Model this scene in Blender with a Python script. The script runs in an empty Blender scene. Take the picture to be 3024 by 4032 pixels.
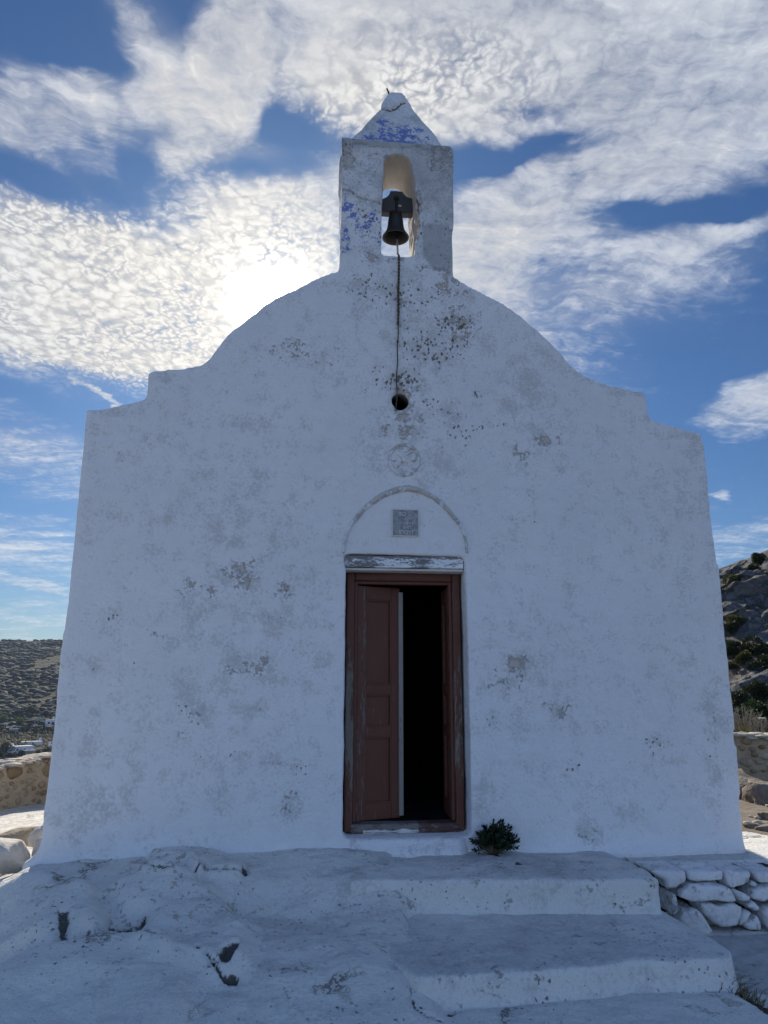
import bpy, bmesh, math, random
import numpy as np
from mathutils import Vector, Matrix, noise as mnoise

random.seed(7)
R = math.radians
SC = bpy.context.scene
COL = SC.collection
rng = np.random.default_rng(11)

# ------------------------------------------------------------------ camera (solved from the photograph)
CAM = np.array([-.7465, -5.6, 1.185])
PITCH, YAW, ROLL = R(12.73), R(5.844), R(.0893)
FPX, CX, CY = 4032*26/36., 1512., 2016.
_f = np.array([math.sin(YAW)*math.cos(PITCH), math.cos(YAW)*math.cos(PITCH), math.sin(PITCH)])
_r = np.array([math.cos(YAW), -math.sin(YAW), 0.]); _u = np.cross(_r, _f)
_c, _s = math.cos(ROLL), math.sin(ROLL)
_r, _u = _r*_c + _u*_s, _u*_c - _r*_s

def ray(x, y): return _f + _r*(x-CX)/FPX - _u*(y-CY)/FPX
def on_y(x, y, Y=0.):            # point of the photograph on the upright plane y = Y
    d = ray(x, y); return CAM + d*(Y-CAM[1])/d[1]
def on_z(x, y, Z=0.):            # point of the photograph on the level z = Z
    d = ray(x, y); return CAM + d*(Z-CAM[2])/d[2]
def az_el(x, y):                 # degrees
    d = ray(x, y); d = d/np.linalg.norm(d)
    return math.degrees(math.atan2(d[0], d[1])), math.degrees(math.asin(d[2]))
S = 3024/1659.

cam = bpy.data.cameras.new('camera'); co = bpy.data.objects.new('camera', cam); COL.objects.link(co)
cam.sensor_fit = 'VERTICAL'; cam.sensor_height = 36; cam.sensor_width = 27; cam.lens = 26
cam.clip_start = .05; cam.clip_end = 9000
co.matrix_world = Matrix(((_r[0], _u[0], -_f[0], CAM[0]), (_r[1], _u[1], -_f[1], CAM[1]), (_r[2], _u[2], -_f[2], CAM[2]), (0, 0, 0, 1)))
SC.camera = co
SC.view_settings.view_transform = 'Standard'; SC.view_settings.look = 'None'
SC.view_settings.gamma = 1; SC.view_settings.exposure = 1.18
SC.render.resolution_x, SC.render.resolution_y = 768, 1024
SC.cycles.max_bounces = 8; SC.cycles.diffuse_bounces = 5
SC.cycles.sample_clamp_indirect = 6

# ------------------------------------------------------------------ node helper
class NT:
    def __init__(s, tree): s.t = tree; s.n = tree.nodes; s.l = tree.links
    def new(s, typ, **kw):
        n = s.n.new(typ)
        for k, v in kw.items(): setattr(n, k, v)
        return n
    def set(s, sock, v):
        if isinstance(v, bpy.types.NodeSocket): s.l.new(v, sock)
        elif v is not None:
            if sock.type == 'RGBA' and len(v) == 3: v = (*v, 1)
            sock.default_value = v
    def math(s, op, a, b=None, c=None, clamp=False):
        n = s.new('ShaderNodeMath', operation=op, use_clamp=clamp)
        for i, v in enumerate((a, b, c)):
            if v is not None: s.set(n.inputs[i], v)
        return n.outputs[0]
    def add(s, a, b): return s.math('ADD', a, b)
    def sub(s, a, b): return s.math('SUBTRACT', a, b)
    def mul(s, a, b): return s.math('MULTIPLY', a, b)
    def vmath(s, op, a, b=None, scale=None):
        n = s.new('ShaderNodeVectorMath', operation=op)
        s.set(n.inputs[0], a)
        if b is not None: s.set(n.inputs[1], b)
        if scale is not None: s.set(n.inputs['Scale'], scale)
        return n.outputs['Value'] if op in ('LENGTH', 'DOT_PRODUCT', 'DISTANCE') else n.outputs[0]
    def mix(s, fac, a, b, blend='MIX'):
        n = s.new('ShaderNodeMix', data_type='RGBA', blend_type=blend)
        s.set(n.inputs[0], fac); s.set(n.inputs[6], a); s.set(n.inputs[7], b)
        return n.outputs[2]
    def fmix(s, fac, a, b):
        n = s.new('ShaderNodeMix', data_type='FLOAT')
        s.set(n.inputs[0], fac); s.set(n.inputs[2], a); s.set(n.inputs[3], b)
        return n.outputs[0]
    def step(s, v, a, b, lo=0., hi=1.):          # smoothstep a..b
        n = s.new('ShaderNodeMapRange', interpolation_type='SMOOTHSTEP')
        for i, x in enumerate((v, a, b, lo, hi)): s.set(n.inputs[i], x)
        return n.outputs[0]
    def lin(s, v, a, b, lo=0., hi=1.):
        n = s.new('ShaderNodeMapRange', clamp=True)
        for i, x in enumerate((v, a, b, lo, hi)): s.set(n.inputs[i], x)
        return n.outputs[0]
    def noise(s, vec, scale, detail=4, rough=.55, dist=0., lac=2., out='Fac'):
        n = s.new('ShaderNodeTexNoise')
        s.set(n.inputs['Vector'], vec); n.inputs['Scale'].default_value = scale
        n.inputs['Detail'].default_value = detail; n.inputs['Roughness'].default_value = rough
        n.inputs['Distortion'].default_value = dist; n.inputs['Lacunarity'].default_value = lac
        return n.outputs[out]
    def voro(s, vec, scale, feature='F1', smooth=None, rand=1., out='Distance', dim='3D'):
        n = s.new('ShaderNodeTexVoronoi', feature=feature, voronoi_dimensions=dim)
        s.set(n.inputs['Vector'], vec); n.inputs['Scale'].default_value = scale
        n.inputs['Randomness'].default_value = rand
        if smooth is not None: n.inputs['Smoothness'].default_value = smooth
        return n.outputs[out]
    def comb(s, x, y, z=0.):
        n = s.new('ShaderNodeCombineXYZ')
        for i, v in enumerate((x, y, z)): s.set(n.inputs[i], v)
        return n.outputs[0]
    def sep(s, v):
        n = s.new('ShaderNodeSeparateXYZ'); s.set(n.inputs[0], v); return n.outputs
    def attr(s, name):
        n = s.new('ShaderNodeAttribute', attribute_name=name); return n
    def mapping(s, vec, loc=(0, 0, 0), rot=(0, 0, 0), scale=(1, 1, 1), kind='POINT'):
        n = s.new('ShaderNodeMapping', vector_type=kind)
        s.set(n.inputs[0], vec); n.inputs['Location'].default_value = loc
        n.inputs['Rotation'].default_value = rot; n.inputs['Scale'].default_value = scale
        return n.outputs[0]

# ------------------------------------------------------------------ sky
SUN_AZ, SUN_EL = az_el(596*S, 655*S)           # behind the left shoulder of the gable
W = bpy.data.worlds.new('World'); SC.world = W; W.use_nodes = True
w = NT(W.node_tree); w.n.clear()
out = w.new('ShaderNodeOutputWorld'); bg = w.new('ShaderNodeBackground')
w.l.new(bg.outputs[0], out.inputs[0])
sky = w.new('ShaderNodeTexSky', sky_type='NISHITA')
sky.sun_disc = False; sky.sun_elevation = R(SUN_EL); sky.sun_rotation = R(SUN_AZ)
sky.air_density = 1.0; sky.dust_density = .35; sky.ozone_density = 2.2; sky.altitude = 50
gen = w.new('ShaderNodeTexCoord').outputs['Generated']
gen = w.vmath('NORMALIZE', gen)
gx, gy, gz = w.sep(gen)[0:3]
az = w.mul(w.math('ARCTAN2', gx, gy), 180/math.pi)
el = w.mul(w.math('ARCSINE', gz), 180/math.pi)
# cloud sheet: the direction met with a level sheet high above
den = w.add(w.math('MAXIMUM', gz, 0.0), .10)
sheet = w.comb(w.math('DIVIDE', gx, den), w.math('DIVIDE', gy, den), 0.)
warp = w.noise(sheet, 2.2, 5, .6, out='Color')
wv = w.vmath('SUBTRACT', warp, (.5, .5, .5))
sheetw = w.vmath('ADD', sheet, w.vmath('SCALE', wv, scale=.16))
ang = w.comb(az, el, 0.)
angw = w.vmath('ADD', ang, w.vmath('MULTIPLY', wv, (9., 6.5, 0)))

def blobs(lst):
    """sum of soft elliptic regions of the sky; each (x, y, rx, ry, tilt, amount) in photo coordinates 1659 wide"""
    tot = None
    for (x, y, rx, ry, tilt, amt) in lst:
        a0, e0 = az_el(x*S, y*S)
        k = math.degrees(S/FPX)*1.12
        m = w.mapping(angw, (a0, e0, 0), (0, 0, R(-tilt)), (rx*k, ry*k, 1), 'TEXTURE')
        g = w.new('ShaderNodeTexGradient', gradient_type='SPHERICAL'); w.l.new(m, g.inputs[0])
        v = w.math('MULTIPLY_ADD', g.outputs[1], amt, tot if tot is not None else 0.)
        tot = v
    return tot
# regions: (x, y, rx, ry, tilt clockwise, amount)
COV = [ # mackerel sheet round the sun
 (150, 560, 330, 190, 8, 1.5), (420, 560, 330, 210, -4, 1.5), (640, 520, 260, 190, -12, 1.3), (330, 700, 420, 130, 9, 1.4),
 (60, 660, 260, 130, 12, 1.0), (560, 690, 230, 130, 0, 1.2),
 # plume above and its left-hand puffs
 (505, 80, 110, 220, 6, 1.9), (420, 220, 170, 110, -25, 1.5), (450, 295, 120, 70, -25, 1.1), (310, 190, 150, 60, 62, .75),
 (195, 220, 95, 180, -34, .80), (60, 180, 80, 170, -36, .66), (40, 290, 170, 70, 10, .6), (300, 60, 130, 70, 20, .5),
 # broad veil, upper right
 (900, 70, 520, 190, 4, 1.6), (1300, 60, 560, 170, 2, 1.7), (1560, 190, 330, 170, 6, 1.6), (1050, 195, 300, 80, 4, 1.1),
 (760, 200, 260, 100, -6, 1.2), (1450, 330, 330, 90, 4, .58), (1230, 350, 240, 34, -5, .95), (1290, 395, 180, 40, -4, .8),
 # right of the bell gable
 (1040, 480, 190, 95, -8, 1.3), (1000, 575, 190, 90, 18, 1.2), (1190, 480, 170, 60, -4, .8), (1400, 490, 190, 38, 10, .75),
 (1600, 480, 200, 30, -8, .85), (1130, 680, 300, 100, 30, .50), (1090, 760, 240, 90, 20, .42), (1350, 620, 300, 110, 0, .40), (1250, 560, 300, 70, 10, .35), (1480, 560, 220, 90, 0, .25),
 # small cumulus low on the right
 (1600, 840, 95, 50, -18, 1.5), (1655, 880, 90, 55, 0, 1.3), (1556, 1062, 30, 17, 0, 1.2),
 # thin streaks low on the left and right
 (60, 980, 190, 90, 10, .62), (40, 1180, 200, 50, 4, .75), (60, 1265, 160, 22, 3, .95), (205, 840, 70, 8, 20, .8), (1600, 1180, 160, 40, -12, .5),
 (90, 1340, 150, 30, 0, .6),
]
GAP = [ # clear blue openings inside the cover
 (540, 392, 170, 34, -8, 1.0), (250, 410, 220, 75, 8, 1.25), (1150, 240, 130, 26, 6, .8), (1010, 345, 120, 22, 0, .6), (640, 300, 140, 70, 8, .65), (150, 110, 120, 40, 10, .7), (310, 320, 60, 60, 0, .6), (70, 380, 150, 50, 14, 1.0),
 (1500, 405, 280, 56, 0, .55), (1300, 300, 280, 36, 4, .55), (1010, 300, 100, 60, 0, .5), (1620, 430, 120, 40, 0, .5), (40, 30, 260, 90, 0, .8),
]
CELL = [(130, 590, 420, 190, 8, 1.6), (480, 570, 380, 190, -8, 1.5), (300, 700, 420, 170, 9, 1.5), (880, 190, 420, 110, 0, .8), (1150, 110, 620, 170, 3, .42), (700, 260, 260, 90, -10, .4)]
cov = w.sub(blobs(COV), blobs(GAP))
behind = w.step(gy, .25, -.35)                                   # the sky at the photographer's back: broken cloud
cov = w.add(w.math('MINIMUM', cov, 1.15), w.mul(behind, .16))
cellm = w.math('MINIMUM', blobs(CELL), 1.)
# mackerel texture: small rounded cells in rows, thin grey seams between them
wf = w.vmath('SCALE', w.vmath('SUBTRACT', w.noise(sheet, 26., 4, .6, out='Color'), (.5, .5, .5)), scale=.050)
sq = w.mapping(w.vmath('ADD', sheetw, wf), rot=(0, 0, R(20)), scale=(1.0, .80, 1))
v1 = w.voro(sq, 35., 'SMOOTH_F1', .35, .85, dim='2D')
v2 = w.voro(sq, 80., 'SMOOTH_F1', .5, 1., dim='2D')
n1 = w.noise(sheetw, 9., 9, .66)
gapn = w.noise(sheetw, 4.2, 7, .62)
big_ = w.step(gapn, .40, .60)
puff = w.sub(1.0, w.add(w.mul(v1, w.fmix(big_, .45, 1.15)), w.mul(v2, w.fmix(big_, 1.25, .30))))
cell = w.add(w.add(w.mul(puff, .34), w.mul(n1, .36)), w.mul(gapn, .36))
# drawn-out wisps, combed one way and frayed
wq = w.vmath('ADD', sheet, w.vmath('SCALE', wv, scale=.32))
st = w.mapping(wq, rot=(0, 0, R(-28)), scale=(.50, 1.9, 1))
wis = w.noise(st, 4.6, 12, .66, .35)
st2 = w.mapping(wq, rot=(0, 0, R(35)), scale=(.7, 1.6, 1))
wis2 = w.noise(st2, 13., 10, .70)
rip = w.voro(w.mapping(w.vmath('ADD', sheetw, w.vmath('SCALE', wf, scale=1.6)), rot=(0, 0, R(70)), scale=(1., .45, 1)), 34., 'SMOOTH_F1', .4, 1., dim='2D')
wisp = w.sub(w.add(w.mul(wis, .62), w.mul(wis2, .48)), w.mul(rip, .10))
tex = w.fmix(cellm, wisp, cell)
dens = w.add(cov, w.mul(w.sub(tex, .5), w.mul(w.fmix(cellm, 4.6, 2.6), w.step(cov, -.05, .40, .30, 1.))))
alpha = w.fmix(cellm, w.math('POWER', w.lin(dens, .12, 1.85), 1.15), w.step(dens, .0, 1.25))
veil = w.mul(w.mul(w.step(cov, -.08, .75), .34), w.lin(w.noise(w.mapping(wq, rot=(0, 0, R(-28)), scale=(.4, 1.5, 1)), 3.1, 8, .62), .36, .62, .25, 1.))
alpha = w.sub(1., w.mul(w.sub(1., alpha), w.sub(1., veil)))
alpha = w.mul(alpha, w.step(gz, -.01, .05))
# light in the cloud: thick parts grey underneath, thin parts and the side near the sun bright
sd = (math.sin(R(SUN_AZ))*math.cos(R(SUN_EL)), math.cos(R(SUN_AZ))*math.cos(R(SUN_EL)), math.sin(R(SUN_EL)))
cs = w.vmath('DOT_PRODUCT', gen, sd)
sa = w.mul(w.math('ARCCOSINE', w.math('MINIMUM', cs, .999999)), 180/math.pi)       # degrees from the sun
near = w.math('EXPONENT', w.mul(sa, -1/8.))
core = w.math('EXPONENT', w.mul(w.mul(sa, sa), -1/4.))
thick = w.step(dens, .8, 1.7)
shade = w.fmix(thick, w.fmix(cellm, .345, .30), w.fmix(cellm, .275, .335))
sh_c = w.lin(w.add(w.mul(puff, .8), w.mul(w.sub(n1, .5), .7)), .12, .55, .84, 1.12)
sh_w = w.lin(wisp, .36, .72, .74, 1.30)
shade = w.mul(shade, w.fmix(cellm, sh_w, sh_c))
ccol = w.mix(w.step(sa, 4., 40.), (1.0, .98, .95), (.90, .965, 1.07))
cl = w.vmath('SCALE', ccol, scale=shade)
glow = w.add(w.mul(near, .26), w.mul(core, w.fmix(alpha, .8, 1.9)))
cl = w.vmath('ADD', cl, w.vmath('SCALE', (1.0, .93, .80), scale=glow))
SKYK = .06
cl10 = w.vmath('SCALE', cl, scale=1/SKYK)
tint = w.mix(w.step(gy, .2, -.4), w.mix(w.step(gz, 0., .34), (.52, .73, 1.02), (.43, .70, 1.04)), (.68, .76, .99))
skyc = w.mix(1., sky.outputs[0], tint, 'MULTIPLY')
skyc = w.vmath('SCALE', skyc, scale=w.step(gy, .75, -.4, .47, 1.28))  # sky dimmed ahead, brightened and tinted behind to light the facade
W.cycles.sampling_method = 'MANUAL'; W.cycles.sample_map_resolution = 256
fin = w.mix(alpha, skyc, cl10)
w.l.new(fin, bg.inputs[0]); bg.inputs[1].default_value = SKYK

sun = bpy.data.lights.new('sun', 'SUN'); sun.energy = 3.2; sun.angle = R(.55); sun.color = (1., .92, .80)
so = bpy.data.objects.new('sun', sun); COL.objects.link(so)
so.rotation_euler = Vector(sd).to_track_quat('Z', 'Y').to_euler()

# ------------------------------------------------------------------ numpy noise
def _h(ix, iy, iz, seed):
    n = (ix.astype(np.int64)*374761393 + iy.astype(np.int64)*668265263 + iz.astype(np.int64)*2147483647 + seed*1274126177) & 0xffffffff
    n = ((n ^ (n >> 13))*1274126177) & 0xffffffff
    n = ((n ^ (n >> 16))*2246822519) & 0xffffffff
    return ((n ^ (n >> 15)) & 0xffffff)/float(0xffffff)
def vnoise(P, seed=0):
    P = np.asarray(P, float); i = np.floor(P).astype(np.int64); f = P-i; f = f*f*f*(f*(f*6-15)+10)
    o = 0
    for dx in (0, 1):
        for dy in (0, 1):
            for dz in (0, 1):
                wgt = (f[:, 0] if dx else 1-f[:, 0])*(f[:, 1] if dy else 1-f[:, 1])*(f[:, 2] if dz else 1-f[:, 2])
                o = o + wgt*_h(i[:, 0]+dx, i[:, 1]+dy, i[:, 2]+dz, seed)
    return o*2-1
def fbm(P, scale, octv=4, seed=0, gain=.5):
    P = np.asarray(P, float)*scale; a = 1.; o = 0.; t = 0.
    for k in range(octv):
        o = o + a*vnoise(P*(2.03**k)+k*17.3, seed+k); t += a; a *= gain
    return o/t
def ridged(P, scale, octv=4, seed=0):
    P = np.asarray(P, float)*scale; a = 1.; o = 0.; t = 0.
    for k in range(octv):
        o = o + a*(1-np.abs(vnoise(P*(2.1**k)+k*9.7, seed+k))*2); t += a; a *= .5
    return o/t
def sstep(a, b, x):
    t = np.clip((x-a)/(b-a), 0, 1); return t*t*(3-2*t)
def poly_sd(x, y, poly):          # signed distance, negative inside
    poly = np.asarray(poly, float); n = len(poly); d = np.full(x.shape, 1e9); ins = np.zeros(x.shape, bool)
    for i in range(n):
        a, b = poly[i], poly[(i+1) % n]; e = b-a; wx, wy = x-a[0], y-a[1]
        t = np.clip((wx*e[0]+wy*e[1])/(e@e+1e-12), 0, 1)
        d = np.minimum(d, (wx-e[0]*t)**2+(wy-e[1]*t)**2)
        c = ((a[1] > y) != (b[1] > y)) & (x < (b[0]-a[0])*(y-a[1])/((b[1]-a[1]) if b[1] != a[1] else 1e-12)+a[0])
        ins ^= c
    d = np.sqrt(d); return np.where(ins, -d, d)
def line_d(x, y, pts):
    pts = np.asarray(pts, float); d = np.full(x.shape, 1e9)
    for a, b in zip(pts[:-1], pts[1:]):
        e = b-a; t = np.clip(((x-a[0])*e[0]+(y-a[1])*e[1])/(e@e+1e-12), 0, 1)
        d = np.minimum(d, (x-a[0]-e[0]*t)**2+(y-a[1]-e[1]*t)**2)
    return np.sqrt(d)

# ------------------------------------------------------------------ object helpers
def tag(o, label=None, cat=None, group=None, kind=None):
    if label: o['label'] = label
    if cat: o['category'] = cat
    if group: o['group'] = group
    if kind: o['kind'] = kind
    return o
def thing(name, label, cat, loc=(0, 0, 0), group=None):
    o = bpy.data.objects.new(name, None); COL.objects.link(o); o.location = loc; o.empty_display_size = .1
    return tag(o, label, cat, group)
def link(name, me, m=None, parent=None, smooth=True):
    if m is not None: me.materials.append(m)
    if smooth and len(me.polygons): me.polygons.foreach_set('use_smooth', [True]*len(me.polygons))
    o = bpy.data.objects.new(name, me); COL.objects.link(o)
    if parent is not None:
        o.parent = parent
        if parent.type == 'EMPTY' or True:
            o.matrix_parent_inverse = Matrix.Translation(world_loc(parent)).inverted()
    return o
def world_loc(o):
    v = Vector(o.location)
    return v if o.type == 'EMPTY' else Vector((0, 0, 0)) if o.parent is None else v
def from_bm(name, bm, m=None, parent=None, smooth=False):
    me = bpy.data.meshes.new(name); bm.to_mesh(me); bm.free(); return link(name, me, m, parent, smooth)
def from_np(name, V, Fc, m=None, parent=None, smooth=False):
    me = bpy.data.meshes.new(name)
    V = np.asarray(V, np.float32); Fc = np.asarray(Fc, np.int32); k = Fc.shape[1]
    me.vertices.add(len(V)); me.vertices.foreach_set('co', V.ravel())
    me.loops.add(Fc.size); me.loops.foreach_set('vertex_index', Fc.ravel())
    me.polygons.add(len(Fc)); me.polygons.foreach_set('loop_start', np.arange(0, Fc.size, k, dtype=np.int32))
    me.polygons.foreach_set('loop_total', np.full(len(Fc), k, np.int32))
    me.update(calc_edges=True); me.validate()
    return link(name, me, m, parent, smooth)
def get_co(me):
    a = np.empty(len(me.vertices)*3, np.float32); me.vertices.foreach_get('co', a); return a.reshape(-1, 3).astype(float)
def get_no(me):
    a = np.empty(len(me.vertices)*3, np.float32); me.vertices.foreach_get('normal', a); return a.reshape(-1, 3).astype(float)
def set_co(me, V): me.vertices.foreach_set('co', np.asarray(V, np.float32).ravel()); me.update()
def set_attr(me, name, vals):
    a = me.attributes.new(name, 'FLOAT', 'POINT'); a.data.foreach_set('value', np.asarray(vals, np.float32))
def prism_bm(poly, y0, y1, holes=()):
    """polygon in x,z pushed from y0 to y1"""
    bm = bmesh.new(); edges = []
    for lp in (poly, *holes):
        vs = [bm.verts.new((p[0], y0, p[1])) for p in lp]
        edges += [bm.edges.new((vs[i], vs[(i+1) % len(vs)])) for i in range(len(vs))]
    if holes: bmesh.ops.triangle_fill(bm, use_beauty=True, use_dissolve=False, edges=edges)
    else: bm.faces.new(vs)
    ex = bmesh.ops.extrude_face_region(bm, geom=list(bm.faces))
    for v in [g for g in ex['geom'] if isinstance(g, bmesh.types.BMVert)]: v.co.y = y1
    bmesh.ops.recalc_face_normals(bm, faces=bm.faces); return bm
def slab_bm(poly, z0, z1):
    bm = bmesh.new(); bm.faces.new([bm.verts.new((p[0], p[1], z0)) for p in poly])
    ex = bmesh.ops.extrude_face_region(bm, geom=list(bm.faces))
    for v in [g for g in ex['geom'] if isinstance(g, bmesh.types.BMVert)]: v.co.z = z1
    bmesh.ops.recalc_face_normals(bm, faces=bm.faces); return bm
def box(bm, x0, x1, y0, y1, z0, z1, bev=0.):
    vs = [bm.verts.new(p) for p in ((x0, y0, z0), (x1, y0, z0), (x1, y1, z0), (x0, y1, z0), (x0, y0, z1), (x1, y0, z1), (x1, y1, z1), (x0, y1, z1))]
    fs = [bm.faces.new([vs[i] for i in q]) for q in ((3, 2, 1, 0), (4, 5, 6, 7), (0, 1, 5, 4), (1, 2, 6, 5), (2, 3, 7, 6), (3, 0, 4, 7))]
    if bev:
        es = list({e for f in fs for e in f.edges})
        bmesh.ops.bevel(bm, geom=es, offset=bev, segments=2, affect='EDGES', profile=.6)
    return bm
def bxo(name, m, parent, *a, bev=.004):
    bm = bmesh.new(); box(bm, *a, bev=bev); return from_bm(name, bm, m, parent)
def tube_np(pts, rad, n=8):
    pts = [Vector(p) for p in pts]; V = []; Fq = []
    rad = rad if hasattr(rad, '__len__') else [rad]*len(pts)
    for i, p in enumerate(pts):
        t = (pts[min(i+1, len(pts)-1)]-pts[max(i-1, 0)]).normalized()
        a = t.orthogonal().normalized() if i == 0 else (a - t*(a.dot(t))).normalized()
        b = t.cross(a)
        for k in range(n):
            q = p + (a*math.cos(2*math.pi*k/n)+b*math.sin(2*math.pi*k/n))*rad[i]; V.append(tuple(q))
    for i in range(len(pts)-1):
        for k in range(n): Fq.append((i*n+k, i*n+(k+1) % n, (i+1)*n+(k+1) % n, (i+1)*n+k))
    return np.array(V), np.array(Fq)
class Acc:                         # gathers pieces into one mesh
    def __init__(s): s.V = []; s.F = []; s.n = 0; s.A = []
    def put(s, V, Fc, a=None):
        s.V.append(np.asarray(V, float)); s.F.append(np.asarray(Fc)+s.n); s.n += len(V)
        s.A.append(np.full(len(V), 0. if a is None else a) if not hasattr(a, '__len__') else np.asarray(a))
    def obj(s, name, m, parent=None, smooth=False, attr=None):
        o = from_np(name, np.concatenate(s.V), np.concatenate(s.F), m, parent, smooth)
        if attr: set_attr(o.data, attr, np.concatenate(s.A))
        return o
def remesh(bm, voxel, smooth=2, fac=.5):
    """rounded, hand-plastered version of a closed shape"""
    me = bpy.data.meshes.new('tmp'); bm.to_mesh(me); bm.free()
    o = bpy.data.objects.new('tmp', me); COL.objects.link(o)
    r = o.modifiers.new('r', 'REMESH'); r.mode = 'VOXEL'; r.voxel_size = voxel
    if smooth:
        s = o.modifiers.new('s', 'SMOOTH'); s.iterations = smooth; s.factor = fac
    dg = bpy.context.evaluated_depsgraph_get(); dg.update()
    m2 = bpy.data.meshes.new_from_object(o.evaluated_get(dg))
    bpy.data.objects.remove(o); bpy.data.meshes.remove(me); return m2
def ico(sub=2):
    bm = bmesh.new(); bmesh.ops.create_icosphere(bm, subdivisions=sub, radius=1.)
    V = np.array([v.co[:] for v in bm.verts]); Fc = np.array([[v.index for v in f.verts] for f in bm.faces]); bm.free(); return V, Fc
ICO = {k: ico(k) for k in (1, 2, 3, 4)}
def rock_np(loc, size, seed, sub=3, rough=.28, rot=None, facet=True):
    V, Fc = ICO[sub]; V = V.copy()
    rr = np.random.default_rng(seed)
    if facet:                      # knock flat faces off the lump
        for k in range(11):
            d = rr.normal(size=3); d /= np.linalg.norm(d); h = rr.uniform(.50, .84)
            s = np.maximum(V@d-h, 0); V = V - np.outer(s*.92, d)
    V = V*(1+rough*fbm(V+seed*3.1, 1.3, 3, seed))[:, None] + .05*rough*np.stack([fbm(V+seed, 6, 2, seed+9)]*3, 1)*V*3
    V = V*np.asarray(size)
    M = (rot or Matrix.Rotation(rr.uniform(0, 6.28), 3, 'Z'))
    return V@np.array(M).T + np.asarray(loc), Fc

# ------------------------------------------------------------------ materials
def mat(name, rough=.85, spec=.25):
    m = bpy.data.materials.new(name); m.use_nodes = True
    t = NT(m.node_tree); b = t.n['Principled BSDF']
    b.inputs['Roughness'].default_value = rough; b.inputs['Specular IOR Level'].default_value = spec
    return m, t, b
def bump(t, b, h, dist=.01, strength=1., prev=None):
    n = t.new('ShaderNodeBump'); n.inputs['Distance'].default_value = dist; n.inputs['Strength'].default_value = strength
    t.set(n.inputs['Height'], h)
    if prev is not None: t.l.new(prev, n.inputs['Normal'])
    if b is not None: t.l.new(n.outputs[0], b.inputs['Normal'])
    return n.outputs[0]
def obco(t): return t.new('ShaderNodeTexCoord').outputs['Object']

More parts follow.
